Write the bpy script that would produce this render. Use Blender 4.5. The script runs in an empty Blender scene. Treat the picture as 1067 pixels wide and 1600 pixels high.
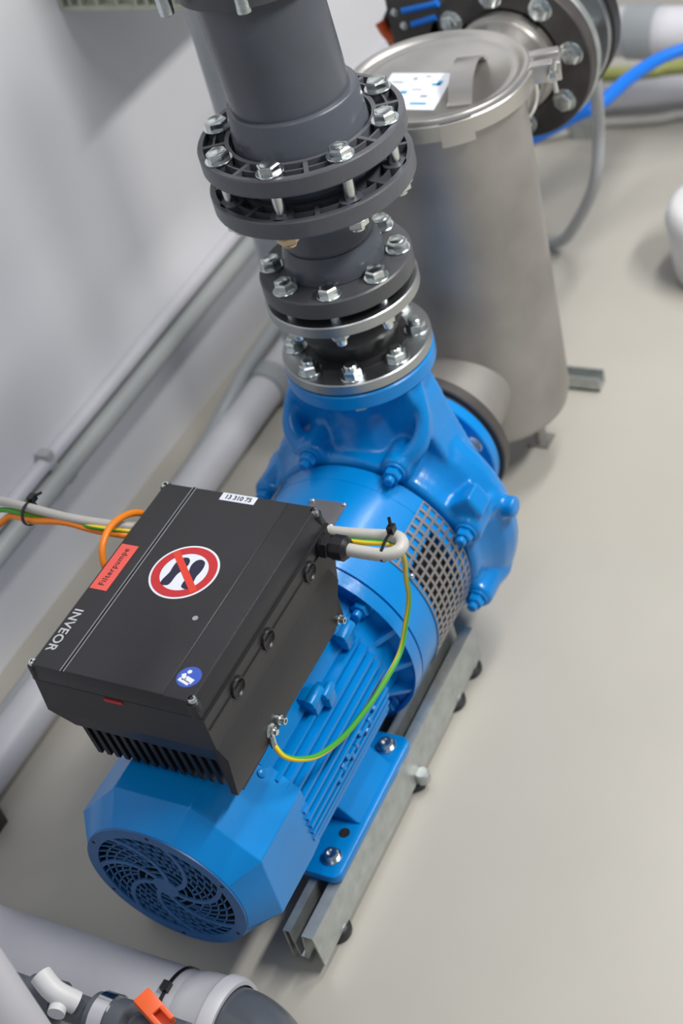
import bpy, bmesh, math, random
from mathutils import Vector, Matrix
random.seed(7)
PI = math.pi
R = math.radians
scene = bpy.context.scene
C = scene.collection

# ---------------------------------------------------------------- camera
cam_data = bpy.data.cameras.new('camera')
cam = bpy.data.objects.new('camera', cam_data)
C.objects.link(cam)
right = Vector((0.42033603, -0.88132481, -0.21583372))
down = Vector((-0.67012189, -0.14114752, -0.7287071))
fwd = Vector((0.61176326, 0.45093675, -0.64992443))
CAM = Vector((-1.38332604, -0.9171428, 1.42583789))
m = Matrix.Identity(4)
for i in range(3):
    m[i][0] = right[i]; m[i][1] = -down[i]; m[i][2] = -fwd[i]; m[i][3] = CAM[i]
cam.matrix_world = m
cam_data.sensor_fit = 'VERTICAL'
cam_data.sensor_height = 36
cam_data.sensor_width = 24
cam_data.lens = 53.53
cam_data.clip_start = 0.05
cam_data.dof.use_dof = True
cam_data.dof.focus_distance = 1.70
cam_data.dof.aperture_fstop = 3.4
scene.camera = cam

# ---------------------------------------------------------------- light
F = -0.205            # floor height (motor axis is z = 0)
world = bpy.data.worlds.new('room_light'); scene.world = world
world.use_nodes = True
world.node_tree.nodes['Background'].inputs[0].default_value = (0.80, 0.86, 1.0, 1)
world.node_tree.nodes['Background'].inputs[1].default_value = 0.28

def area(name, loc, sx, sy, power, target, col=(1, 0.97, 0.93)):
    l = bpy.data.lights.new(name, 'AREA'); l.shape = 'RECTANGLE'
    l.size = sx; l.size_y = sy; l.energy = power; l.color = col
    o = bpy.data.objects.new(name, l); C.objects.link(o)
    o.location = loc
    o.rotation_euler = (Vector(target) - Vector(loc)).to_track_quat('-Z', 'Y').to_euler()
    return o
LAMPS = [((0.30, -1.45, 1.95), 1.2, 0.20, 56), ((1.00, -0.60, 2.25), 1.2, 0.20, 29), ((-1.5, -0.55, 2.35), 1.3, 0.22, 7)]
for i, (loc, sx, sy, p) in enumerate(LAMPS):
    area('tube_light', (loc[0], loc[1], loc[2] - 0.03), sx, sy, p, (loc[0], loc[1] + 0.001, 0))

scene.view_settings.view_transform = 'Standard'
scene.view_settings.look = 'None'
scene.view_settings.exposure = 0.0
scene.view_settings.gamma = 1.0
scene.view_settings.use_curve_mapping = False

# ---------------------------------------------------------------- materials
def mat(name, col, rough=0.5, metal=0.0, noise=0.0, nscale=20, bump=0.0, bscale=200, coat=0.0, alpha=1.0, trans=0.0, rvar=0.0, spec=0.5, stretch=None):
    mt = bpy.data.materials.new(name); mt.use_nodes = True
    nt = mt.node_tree; b = nt.nodes['Principled BSDF']
    b.inputs['Base Color'].default_value = (*col, 1)
    b.inputs['Roughness'].default_value = rough
    b.inputs['Metallic'].default_value = metal
    b.inputs['Coat Weight'].default_value = coat
    b.inputs['Coat Roughness'].default_value = 0.12
    b.inputs['Specular IOR Level'].default_value = spec
    b.inputs['Transmission Weight'].default_value = trans
    b.inputs['Alpha'].default_value = alpha
    tc = nt.nodes.new('ShaderNodeTexCoord')
    src = tc.outputs['Object']
    if stretch:
        mp = nt.nodes.new('ShaderNodeMapping'); mp.inputs['Scale'].default_value = stretch
        nt.links.new(src, mp.inputs['Vector']); src = mp.outputs['Vector']
    if noise or rvar:
        n = nt.nodes.new('ShaderNodeTexNoise'); n.inputs['Scale'].default_value = nscale
        n.inputs['Detail'].default_value = 5
        nt.links.new(src, n.inputs['Vector'])
        if noise:
            r = nt.nodes.new('ShaderNodeValToRGB')
            r.color_ramp.elements[0].position = 0.3; r.color_ramp.elements[1].position = 0.7
            r.color_ramp.elements[0].color = (*[max(0, c * (1 - noise)) for c in col], 1)
            r.color_ramp.elements[1].color = (*[min(1, c * (1 + noise)) for c in col], 1)
            nt.links.new(n.outputs['Fac'], r.inputs[0]); nt.links.new(r.outputs[0], b.inputs['Base Color'])
        if rvar:
            mr = nt.nodes.new('ShaderNodeMapRange')
            mr.inputs['To Min'].default_value = max(0.03, rough - rvar); mr.inputs['To Max'].default_value = rough + rvar
            nt.links.new(n.outputs['Fac'], mr.inputs['Value']); nt.links.new(mr.outputs[0], b.inputs['Roughness'])
    if bump:
        n2 = nt.nodes.new('ShaderNodeTexNoise'); n2.inputs['Scale'].default_value = bscale
        n2.inputs['Detail'].default_value = 3
        nt.links.new(src, n2.inputs['Vector'])
        bp = nt.nodes.new('ShaderNodeBump'); bp.inputs['Strength'].default_value = bump
        bp.inputs['Distance'].default_value = 0.002
        nt.links.new(n2.outputs['Fac'], bp.inputs['Height']); nt.links.new(bp.outputs[0], b.inputs['Normal'])
    return mt

M = {
 'blue': mat('blue_paint', (0.0, 0.230, 0.64), 0.30, noise=0.05, nscale=9, bump=0.12, bscale=60, coat=0.1, spec=0.35),
 'bluecast': mat('blue_cast_paint', (0.0, 0.215, 0.61), 0.26, noise=0.07, nscale=14, bump=0.30, bscale=70, coat=0.3, spec=0.4),
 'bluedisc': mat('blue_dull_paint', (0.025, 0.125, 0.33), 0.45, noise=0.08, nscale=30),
 'black': mat('black_powder_coat', (0.022, 0.022, 0.026), 0.42, noise=0.15, nscale=8, bump=0.15, bscale=500, rvar=0.06),
 'blackplastic': mat('black_plastic', (0.012, 0.012, 0.014), 0.35),
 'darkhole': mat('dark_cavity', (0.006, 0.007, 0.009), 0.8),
 'fin': mat('black_fins', (0.008, 0.008, 0.010), 0.5),
 'pvc': mat('dark_grey_pvc', (0.085, 0.096, 0.115), 0.26, noise=0.10, nscale=12, bump=0.05, bscale=90, rvar=0.08),
 'pvcring': mat('grey_flange_plastic', (0.095, 0.100, 0.116), 0.33, noise=0.08, nscale=25, bump=0.12, bscale=160),
 'rubber': mat('black_rubber', (0.018, 0.018, 0.020), 0.42, noise=0.2, nscale=30),
 'darkflange': mat('dark_flange_steel', (0.075, 0.070, 0.068), 0.5, metal=0.35, noise=0.25, nscale=18),
 'greyflange': mat('dark_grey_flange', (0.075, 0.078, 0.085), 0.38, noise=0.1, nscale=30, bump=0.08),
 'zinc': mat('zinc_steel', (0.44, 0.46, 0.47), 0.36, metal=1.0, noise=0.10, nscale=18, rvar=0.06),
 'bolt': mat('zinc_bolt', (0.66, 0.71, 0.71), 0.22, metal=1.0, noise=0.12, nscale=120, rvar=0.1),
 'galv': mat('galvanised_steel', (0.47, 0.50, 0.49), 0.42, metal=0.75, noise=0.14, nscale=45, bump=0.05, bscale=300),
 'brass': mat('brass_nut', (0.62, 0.50, 0.33), 0.35, metal=1.0),
 'stainless': mat('stainless_body', (0.40, 0.385, 0.365), 0.56, metal=0.75, noise=0.16, nscale=9, bump=0.06, bscale=120, rvar=0.08),
 'stainlid': mat('satin_stainless', (0.58, 0.565, 0.54), 0.33, metal=0.9, noise=0.06, nscale=14, rvar=0.05),
 'chrome': mat('polished_stainless', (0.75, 0.76, 0.78), 0.10, metal=1.0),
 'greypipe': mat('light_grey_pipe', (0.60, 0.605, 0.65), 0.42, noise=0.04, nscale=10),
 'lightpvc': mat('mid_grey_pipe', (0.36, 0.39, 0.41), 0.35, noise=0.06, nscale=10),
 'conduit': mat('grey_conduit', (0.42, 0.45, 0.45), 0.45, noise=0.05, nscale=10),
 'cable': mat('grey_cable', (0.50, 0.49, 0.46), 0.45, noise=0.04, nscale=30),
 'orange': mat('orange_cable', (0.93, 0.26, 0.015), 0.4),
 'handle': mat('orange_red_plastic', (0.86, 0.13, 0.03), 0.4),
 'white': mat('white_plastic', (0.72, 0.73, 0.74), 0.45),
 'sticker': mat('white_sticker', (0.72, 0.76, 0.86), 0.4),
 'red': mat('sign_red', (0.50, 0.022, 0.028), 0.4),
 'redbar': mat('sign_bar_red', (0.68, 0.045, 0.022), 0.4),
 'navy': mat('sign_black_blue', (0.015, 0.013, 0.045), 0.4),
 'salmon': mat('salmon_label', (0.80, 0.11, 0.09), 0.45),
 'ink': mat('black_ink', (0.012, 0.012, 0.014), 0.5),
 'letter': mat('silver_letter', (0.48, 0.50, 0.53), 0.4),
 'line': mat('silver_line', (0.30, 0.31, 0.34), 0.35),
 'signblue': mat('sign_blue', (0.04, 0.10, 0.48), 0.4),
 'bluehose': mat('bright_blue_hose', (0.005, 0.17, 0.72), 0.35),
 'clearhose': mat('cloudy_clear_hose', (0.50, 0.52, 0.54), 0.25, trans=0.25),
 'cream': mat('cream_ribbed_plastic', (0.50, 0.52, 0.43), 0.4, noise=0.15, nscale=30),
 'plate': mat('grey_name_plate', (0.20, 0.20, 0.21), 0.4, metal=0.5, noise=0.1),
 'guard': mat('perforated_steel', (0.32, 0.31, 0.31), 0.42, metal=0.7),
 'wall': mat('painted_wall', (0.79, 0.80, 0.835), 0.55, noise=0.03, nscale=3, bump=0.10, bscale=25),
 'teal': mat('teal_ink', (0.02, 0.30, 0.55), 0.5),
 'greyink': mat('grey_ink', (0.35, 0.36, 0.42), 0.5),
 'olive': mat('olive_green_tube', (0.30, 0.33, 0.10), 0.45),
}
# floor: epoxy with soft wipe marks
fm = mat('epoxy_floor', (0.450, 0.434, 0.388), 0.36, noise=0.05, nscale=2.2, bump=0.03, bscale=14, rvar=0.10)
M['floor'] = fm
# green/yellow wire, stripes along the length come from a per-face slot
M['pegreen'] = mat('wire_green', (0.06, 0.36, 0.03), 0.4)
M['peyellow'] = mat('wire_yellow', (0.86, 0.60, 0.03), 0.4)

# ---------------------------------------------------------------- helpers
WM = {}
def finish(bm, sharp=33):
    bmesh.ops.recalc_face_normals(bm, faces=bm.faces)
    lim = R(sharp)
    for f in bm.faces: f.smooth = True
    for e in bm.edges:
        if len(e.link_faces) == 2:
            try: a = e.calc_face_angle()
            except Exception: a = 0
            e.smooth = a < lim
    return bm

def reg(o, w):
    WM[o.name] = w

def obj(name, bm, mt, parent=None, label=None, sharp=33):
    if isinstance(bm, bmesh.types.BMesh):
        finish(bm, sharp)
        me = bpy.data.meshes.new(name); bm.to_mesh(me); bm.free()
        for x in (mt if isinstance(mt, (list, tuple)) else [mt]):
            me.materials.append(M[x])
    else:
        me = bm
    o = bpy.data.objects.new(name, me); C.objects.link(o)
    if parent is not None:
        o.parent = parent
        o.matrix_parent_inverse = WM[parent.name].inverted()
    WM[o.name] = Matrix.Identity(4)
    if label: o['label'] = label
    return o

def tag(o, label, cat, group=None):
    o['label'] = label; o['category'] = cat
    if group: o['group'] = group
    return o

def thing(name, loc, label, cat, group=None):
    o = bpy.data.objects.new(name, None); C.objects.link(o)
    o.empty_display_size = 0.05
    o.location = loc
    WM[o.name] = Matrix.Translation(Vector(loc))
    return tag(o, label, cat, group)

def struct(name, bm, mt):
    o = obj(name, bm, mt); o['kind'] = 'structure'; return o

def copy_thing(root, offset):
    """copy of a thing, its parts and sub-parts, moved by offset"""
    def cp(o, par):
        c = o.copy(); C.objects.link(c)
        if par is not None: c.parent = par
        for ch in list(o.children): cp(ch, c)
        return c
    r = cp(root, None)
    r.location = Vector(root.location) + Vector(offset)
    return r

AX = {'X': (0, 1, 2), 'Y': (1, 2, 0), 'Z': (2, 0, 1)}
def V3(axis, t, u, v):
    i, j, k = AX[axis]; p = [0, 0, 0]; p[i] = t; p[j] = u; p[k] = v
    return Vector(p)

def lathe(bm, prof, axis='Z', c=(0, 0, 0), n=48, a0=0.0, a1=None, rot=0.0, closed=False):
    """prof: (t, r) along axis; full revolve or arc a0..a1"""
    c = Vector(c); full = a1 is None
    cnt = n if full else n + 1
    rows = []
    for t, r in prof:
        if r <= 1e-6 and full:
            rows.append([bm.verts.new(c + V3(axis, t, 0, 0))])
        else:
            rows.append([bm.verts.new(c + V3(axis, t, r * math.cos(rot + (2 * PI * k / n if full else a0 + (a1 - a0) * k / n)),
                        r * math.sin(rot + (2 * PI * k / n if full else a0 + (a1 - a0) * k / n)))) for k in range(cnt)])
    pairs = list(zip(rows, rows[1:]))
    if closed: pairs.append((rows[-1], rows[0]))
    for A, B in pairs:
        seg = n
        for k in range(seg):
            k2 = (k + 1) % cnt if full else k + 1
            if len(A) == 1 and len(B) == 1: continue
            if len(A) == 1: bm.faces.new((A[0], B[k], B[k2]))
            elif len(B) == 1: bm.faces.new((A[k], A[k2], B[0]))
            else: bm.faces.new((A[k], A[k2], B[k2], B[k]))
    if not full and closed:
        bm.faces.new([r[0] for r in rows]); bm.faces.new([r[-1] for r in rows])
    return bm

def cyl(bm, axis, c, r, t0, t1, n=32, ch=0.0, rot=0.0, r1=None):
    r1 = r if r1 is None else r1
    if ch: prof = [(t0, 0), (t0, r - ch), (t0 + ch, r), (t1 - ch, r1), (t1, r1 - ch), (t1, 0)]
    else: prof = [(t0, 0), (t0, r), (t1, r1), (t1, 0)]
    return lathe(bm, prof, axis, c, n, rot=rot)

def ring(bm, axis, c, r0, r1, t0, t1, n=64, ch=0.0):
    if ch: prof = [(t0, r0), (t0, r1 - ch), (t0 + ch, r1), (t1 - ch, r1), (t1, r1 - ch), (t1, r0)]
    else: prof = [(t0, r0), (t0, r1), (t1, r1), (t1, r0)]
    return lathe(bm, prof, axis, c, n, closed=True)

def box(bm, lo, hi, rotm=None, piv=None):
    vs = [Vector((x, y, z)) for x in (lo[0], hi[0]) for y in (lo[1], hi[1]) for z in (lo[2], hi[2])]
    if rotm is not None:
        piv = Vector(piv) if piv is not None else (Vector(lo) + Vector(hi)) / 2
        vs = [rotm @ (v - piv) + piv for v in vs]
    v = [bm.verts.new(p) for p in vs]
    for f in ((0, 1, 3, 2), (4, 6, 7, 5), (0, 4, 5, 1), (2, 3, 7, 6), (0, 2, 6, 4), (1, 5, 7, 3)):
        bm.faces.new([v[i] for i in f])
    return bm

def bevel(bm, w, seg=2, ang=30):
    bmesh.ops.recalc_face_normals(bm, faces=bm.faces)
    es = [e for e in bm.edges if len(e.link_faces) == 2 and e.calc_face_angle(0) > R(ang)]
    bmesh.ops.bevel(bm, geom=es, offset=w, segments=seg, profile=0.5, affect='EDGES', clamp_overlap=True)
    return bm

def extrude(bm, pts, axis, t0, t1):
    """closed polygon pts (u,v) in plane normal to axis, from t0 to t1"""
    A = [bm.verts.new(V3(axis, t0, u, v)) for u, v in pts]
    B = [bm.verts.new(V3(axis, t1, u, v)) for u, v in pts]
    n = len(pts)
    for k in range(n): bm.faces.new((A[k], A[(k + 1) % n], B[(k + 1) % n], B[k]))
    bm.faces.new(A[::-1]); bm.faces.new(B)
    return bm

def spline(pts, n=10):
    pts = [Vector(p) for p in pts]
    P = [2 * pts[0] - pts[1]] + pts + [2 * pts[-1] - pts[-2]]
    out = []
    for i in range(1, len(P) - 2):
        a, b, c, d = P[i - 1], P[i], P[i + 1], P[i + 2]
        for k in range(n):
            t = k / n
            out.append(0.5 * ((2 * b) + (c - a) * t + (2 * a - 5 * b + 4 * c - d) * t * t + (3 * b - a - 3 * c + d) * t ** 3))
    out.append(P[-2])
    return out

def tube(bm, pts, r, n=12, smooth=10, stripe=None, rfun=None):
    path = spline(pts, smooth) if smooth else [Vector(p) for p in pts]
    up = None; rows = []; acc = 0
    for i, p in enumerate(path):
        t = (path[min(i + 1, len(path) - 1)] - path[max(i - 1, 0)]).normalized()
        if up is None:
            up = t.orthogonal().normalized()
        up = (up - t * up.dot(t)).normalized(); s = t.cross(up)
        rr = r if rfun is None else rfun(i / (len(path) - 1))
        if i: acc += (path[i] - path[i - 1]).length
        ph = acc * (stripe or 0)
        rows.append([bm.verts.new(p + (up * math.cos(2 * PI * k / n + ph) + s * math.sin(2 * PI * k / n + ph)) * rr) for k in range(n)])
    for A, B in zip(rows, rows[1:]):
        for k in range(n):
            f = bm.faces.new((A[k], A[(k + 1) % n], B[(k + 1) % n], B[k]))
            if stripe is not None and k < n * 0.45: f.material_index = 1
    bm.faces.new(rows[0][::-1]); bm.faces.new(rows[-1])
    return bm

def NB(): return bmesh.new()

def hexhead(bm, axis, c, t0, h, r, rot=0.0, sgn=1):
    lathe(bm, [(t0, 0), (t0, r), (t0 + sgn * h * 0.82, r), (t0 + sgn * h, r * 0.86), (t0 + sgn * h, 0)], axis, c, 6, rot=rot)
    return bm

def add_bolt(parent, axis, c, t0, sgn, r=0.0135, h=0.0095, rot=0.0, mt='bolt', washer=True, name='bolt', label=None):
    """hex head standing on surface t0 pointing sgn, washer as sub-part"""
    bm = NB(); w = 0.0025 if washer else 0
    hexhead(bm, axis, c, t0 + sgn * w, h, r, rot, sgn)
    # slight dimple ring on top of the head
    lathe(bm, [(t0 + sgn * (w + h), 0), (t0 + sgn * (w + h), r * 0.70), (t0 + sgn * (w + h + 0.0006), r * 0.62), (t0 + sgn * (w + h + 0.0006), 0)], axis, c, 20)
    b = obj(name, bm, mt, parent, label)
    if washer:
        bm = NB(); cyl(bm, axis, c, r * 1.22, min(t0, t0 + sgn * w), max(t0, t0 + sgn * w), 28, ch=0.0006)
        obj('washer', bm, mt, b)
    return b

def add_nut(parent, axis, c, t0, sgn, r=0.0135, h=0.011, stub=0.005, rs=0.0075, rot=0.0, mt='bolt', washer=True):
    bm = NB(); w = 0.0025 if washer else 0
    hexhead(bm, axis, c, t0 + sgn * w, h, r, rot, sgn)
    top = t0 + sgn * (w + h)
    lathe(bm, [(top, 0), (top, rs), (top + sgn * stub * 0.8, rs), (top + sgn * stub, rs * 0.85), (top + sgn * stub, 0)], axis, c, 18)
    b = obj('nut', bm, mt, parent)
    if washer:
        bm = NB(); cyl(bm, axis, c, r * 1.22, min(t0, t0 + sgn * w), max(t0, t0 + sgn * w), 28, ch=0.0006)
        obj('washer', bm, mt, b)
    return b

def text_mesh(name, s, size, mt, parent, origin, dx, dy, extr=0.0003, bold=0.0, sx=1.0, space=1.0):
    """flat lettering; dx, dy world directions; centred at origin"""
    cu = bpy.data.curves.new('t', 'FONT'); cu.body = s; cu.size = size
    cu.align_x = 'CENTER'; cu.align_y = 'CENTER'; cu.extrude = extr; cu.offset = bold
    cu.space_character = space
    t = bpy.data.objects.new('t', cu); C.objects.link(t)
    dg = bpy.context.evaluated_depsgraph_get(); dg.update()
    me = bpy.data.meshes.new_from_object(t.evaluated_get(dg))
    C.objects.unlink(t); bpy.data.objects.remove(t)
    dx = Vector(dx).normalized(); dy = Vector(dy).normalized(); dz = dx.cross(dy)
    for v in me.vertices:
        v.co = Vector(origin) + dx * v.co.x * sx + dy * v.co.y + dz * v.co.z
    me.materials.clear(); me.materials.append(M[mt])
    me.name = name
    return obj(name, me, mt, parent)

def polar(a, r): return (r * math.cos(R(a)), r * math.sin(R(a)))

# ================================================================ SETTING
bm = NB(); box(bm, (-3.0, -3.5, F - 0.05), (5.0, 0.605, F)); struct('floor', bm, 'floor')
bm = NB(); box(bm, (-3.0, 0.605, F), (5.0, 0.70, 2.5)); struct('wall_left', bm, 'wall')

# ceiling lamps that light the room (above the picture)
for i, (loc, sx, sy, p) in enumerate(LAMPS):
    t = thing('ceiling_lamp', loc, ['long white tube lamp hung over the open floor beside the pump rails', 'white tube lamp hung beyond the strainer and its inlet valve', 'longest white tube lamp hung over the near grey pipe'][i], 'lamp')
    bm = NB(); box(bm, (loc[0] - sx / 2 - 0.02, loc[1] - sy / 2 - 0.02, loc[2]), (loc[0] + sx / 2 + 0.02, loc[1] + sy / 2 + 0.02, loc[2] + 0.06)); bevel(bm, 0.008)
    obj('lamp_housing', bm, 'white', t)

# ================================================================ WALL SERVICES
# pipe on the floor along the wall
t = thing('wall_pipe', (0.3, 0.474, F), 'light grey drain pipe lying along the foot of the wall', 'pipe')
YP, ZP, RP = 0.474, F + 0.036, 0.034
bm = NB(); cyl(bm, 'X', (0, YP, ZP), RP, -1.6, 2.2, 40); obj('pipe', bm, 'greypipe', t)
bm = NB(); ring(bm, 'X', (0, YP, ZP), RP, RP + 0.005, 0.385, 0.425, 40, ch=0.002); obj('socket_ring', bm, 'lightpvc', t, 'darker grey joint ring')
bm = NB(); ring(bm, 'X', (0, YP, ZP), RP, RP + 0.004, -0.575, -0.56, 40); box(bm, (-0.585, YP - 0.055, F), (-0.55, YP - 0.033, F + 0.04)); obj('clamp', bm, 'darkflange', t, 'black pipe clamp')
# thin bluish hose above it
bm = NB(); tube(bm, [(-0.62, 0.535, F + 0.014), (-0.3, 0.535, F + 0.014), (-0.05, 0.53, F + 0.014), (0.20, 0.515, F + 0.03), (0.30, 0.50, F + 0.065), (0.45, 0.51, F + 0.075), (0.9, 0.52, F + 0.07), (1.6, 0.53, F + 0.014)], 0.013, 14)
tag(obj('hose', bm, 'lightpvc'), 'thin bluish grey hose running over the wall pipe', 'hose')
# two conduits fixed to the wall
t = thing('wall_conduit', (0.2, 0.59, 0.005), 'upper pale conduit clipped to the wall', 'conduit')
bm = NB(); cyl(bm, 'X', (0, 0.592, 0.018), 0.0125, -1.6, 2.4, 20); obj('pipe', bm, 'greypipe', t)
for x in (-0.05, 0.85):
    bm = NB(); box(bm, (x - 0.010, 0.580, 0.001), (x + 0.010, 0.605, 0.038)); bevel(bm, 0.004); obj('clip', bm, 'conduit', t)
t = thing('wall_conduit', (0.2, 0.58, -0.04), 'lower grey green conduit on stand off clips below the pale one', 'conduit')
bm = NB(); cyl(bm, 'X', (0, 0.583, -0.0165), 0.0180, -1.6, 2.4, 24); obj('pipe', bm, 'conduit', t)
for x in (-0.03, 0.87):
    bm = NB(); box(bm, (x - 0.014, 0.572, -0.038), (x + 0.014, 0.605, 0.000)); bevel(bm, 0.005); obj('clip', bm, 'conduit', t)
    bm = NB(); hexhead(bm, 'Y', (x, 0, -0.048), 0.605, 0.010, 0.008, 0, -1); obj('screw', bm, 'bolt', t)
# cream ribbed box on the wall at the top
t = thing('wall_box', (0.55, 0.505, 0.575), 'cream ribbed plastic box fixed to the wall above the conduits', 'box')
bm = NB(); box(bm, (0.372, 0.335, 0.573), (0.95, 0.605, 0.80)); bevel(bm, 0.006); obj('box_shell', bm, 'cream', t)
bm = NB(); box(bm, (0.357, 0.332, 0.572), (0.372, 0.605, 0.578)); box(bm, (0.357, 0.598, 0.578), (0.372, 0.605, 0.80))
for y in (0.585, 0.566, 0.535, 0.50, 0.465, 0.445, 0.425, 0.40, 0.365): box(bm, (0.360, y - 0.002, 0.578), (0.372, y + 0.002, 0.80))
obj('ribs', bm, 'cream', t)

# vertical pipe behind the main riser
bm = NB(); cyl(bm, 'Z', (0.249 + 0.028, 0.30 - 0.026, 0), 0.038, F, 2.2, 36)
tag(obj('vertical_pipe', bm, 'lightpvc'), 'slim mid grey vertical pipe just behind the dark riser', 'pipe')

# ================================================================ SUPPORT RAILS
def rail(sign, label):
    t = thing('support_rail', (-0.36, -0.118 * sign, F), label, 'rail', )
    s = sign
    out = [(-0.0955, -0.131), (-0.1025, -0.131), (-0.1045, -0.180), (-0.1125, -0.184), (-0.1145, -0.176), (-0.1185, -0.134), (-0.1325, -0.132), (-0.1345, -0.190),
           (-0.1370, -0.190), (-0.1350, -0.1290), (-0.1165, -0.1310), (-0.1120, -0.178), (-0.1075, -0.178), (-0.1045, -0.128), (-0.0925, -0.128), (-0.0925, -0.186), (-0.0955, -0.186)]
    # polygon of a bent sheet: walk out along one side and back on the other
    mid = [(-0.0925, -0.188), (-0.0930, -0.131), (-0.1010, -0.131), (-0.1035, -0.182), (-0.1125, -0.185), (-0.1185, -0.1325), (-0.1315, -0.1325), (-0.1350, -0.190)]
    th = 0.0026
    def off(pts, d):
        res = []
        for i, p in enumerate(pts):
            a = pts[max(i - 1, 0)]; b = pts[min(i + 1, len(pts) - 1)]
            dx, dy = b[0] - a[0], b[1] - a[1]; L = math.hypot(dx, dy) or 1
            res.append((p[0] - dy / L * d, p[1] + dx / L * d))
        return res
    poly = off(mid, th / 2) + off(mid, -th / 2)[::-1]
    poly = [(u * s, v) for u, v in poly]
    bm = NB()
    # V3 for axis X uses (y, z)
    extrude(bm, poly, 'X', -0.622, -0.098)
    obj('channel', bm, 'galv', t, sharp=25)
    for k, x in enumerate((-0.566, -0.325, -0.18, -0.118)):
        bm = NB(); cyl(bm, 'Z', (x, -0.124 * s, 0), 0.0185, F, F + 0.013, 28, ch=0.003); ft = obj('rubber_foot', bm, 'rubber', t)
        bm = NB(); cyl(bm, 'Z', (x, (-0.124) * s, 0), 0.013, F + 0.013, -0.186, 24); obj('foot_disc', bm, 'galv', ft)
    bm = NB(); cyl(bm, 'Z', (-0.325, -0.1415 * s, 0), 0.0105, F + 0.012, F + 0.030, 24, ch=0.002); obj('foot_pin', bm, 'galv', t)
    return t
rail(1, 'galvanised support rail on rubber feet under the open side of the motor')
rail(-1, 'galvanised support rail on rubber feet under the wall side of the motor')
# short galvanised block between pump foot and rail
t = thing('pump_support', (-0.20, -0.04, F), 'low galvanised bracket on the floor under the coupling guard', 'bracket')
bm = NB(); box(bm, (-0.29, -0.085, F), (-0.10, 0.085, F + 0.012)); box(bm, (-0.24, -0.07, F + 0.012), (-0.225, 0.07, -0.150)); box(bm, (-0.24, -0.07, -0.160), (-0.14, 0.07, -0.148)); bevel(bm, 0.002)
obj('bracket_plate', bm, 'galv', t)

# ================================================================ ELECTRIC MOTOR
mo = thing('electric_motor', (-0.46, 0, -0.132), 'blue finned electric motor bolted to the galvanised rails', 'motor')
# finned housing
bm = NB()
cyl(bm, 'X', (0, 0, 0), 0.106, -0.545, -0.315, 64)
def chord(z, r=0.129): return math.sqrt(max(0, r * r - z * z))
zs = [0.0735 - 0.0132 * k for k in range(14)]
for s in (1, -1):
    for z in zs:
        y1 = chord(z + 0.002); 
        if y1 < 0.05: continue
        y0 = 0.06 if abs(z) < 0.088 else 0.03
        bb = NB(); box(bb, (-0.548, min(s * y0, s * y1), z - 0.0022), (-0.318 if z > 0.02 else -0.326, max(s * y0, s * y1), z + 0.0022))
        me = bpy.data.meshes.new('x'); bb.to_mesh(me); bb.free(); bm.from_mesh(me); bpy.data.meshes.remove(me)
# bottom fins
for y in (-0.05, -0.036, -0.022, -0.008, 0.008, 0.022, 0.036, 0.05):
    box(bm, (-0.545, y - 0.002, -0.125), (-0.32, y + 0.002, -0.09))
obj('motor_housing', bm, 'blue', mo)
# thick shoulder pads beside the terminal face and top plinth
bm = NB(); extrude(bm, [(-0.094, 0.0795), (-0.060, 0.130), (0.060, 0.130), (0.094, 0.0795), (0.06, 0.06), (-0.06, 0.06)], 'X', -0.545, -0.322); bevel(bm, 0.003)
box(bm, (-0.53, -0.055, 0.125), (-0.34, 0.055, 0.150))
obj('terminal_plinth', bm, 'blue', mo)
# cast lugs on the shoulder
for x, y, z, sc in ((-0.435, -0.098, 0.082, 1.0), (-0.418, -0.106, 0.077, 0.8), (-0.335, -0.095, 0.090, 1.0)):
    bm = NB(); box(bm, (x - 0.012 * sc, y - 0.010, z - 0.010), (x + 0.010 * sc, y + 0.014, z + 0.016)); cyl(bm, 'X', (0, y - 0.004, z + 0.012), 0.008 * sc, x - 0.016 * sc, x + 0.014 * sc, 18); bevel(bm, 0.0025, 2)
    obj('lifting_lug', bm, 'blue', mo)
# cast marks on the lower fins
bm = NB()
for k in range(9):
    x = -0.47 + k * 0.013 + random.uniform(-.002, .002); z = -0.012 + 0.006 * (k % 3)
    y = -chord(z, 0.128)
    box(bm, (x - 0.004, y - 0.0025, z - 0.005), (x + 0.003, y + 0.006, z + 0.004), Matrix.Rotation(random.uniform(-.5, .5), 3, 'X'))
bevel(bm, 0.001, 1)
o = obj('cast_mark', bm, 'bluecast', mo)
# end shield + flange towards the pump
bm = NB()
lathe(bm, [(-0.335, 0.0), (-0.335, 0.110), (-0.318, 0.122), (-0.300, 0.121), (-0.280, 0.123), (-0.277, 0.1435), (-0.284, 0.1450), (-0.287, 0.1495), (-0.268, 0.1505), (-0.266, 0.148), (-0.266, 0.0)], 'X', (0, 0, 0), 96)
for a in (0, 23, 67, 90, 113, 157, 180, 203, 247, 270, 293, 337):
    y, z = -math.cos(R(a)), math.sin(R(a)); q = Vector((0, -z, y))
    w = 0.0035
    vs = []
    for xx, rr in ((-0.318, 0.108), (-0.275, 0.108), (-0.275, 0.147), (-0.283, 0.147)):
        for s in (-w, w): vs.append(bm.verts.new((xx, y * rr + q.y * s, z * rr + q.z * s)))
    idx = [0, 2, 4, 6]
    bm.faces.new([vs[i] for i in idx]); bm.faces.new([vs[i + 1] for i in idx[::-1]])
    for a_, b_ in zip(idx, idx[1:] + idx[:1]): bm.faces.new((vs[a_], vs[a_ + 1], vs[b_ + 1], vs[b_]))
obj('motor_flange', bm, 'bluecast', mo)
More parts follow.
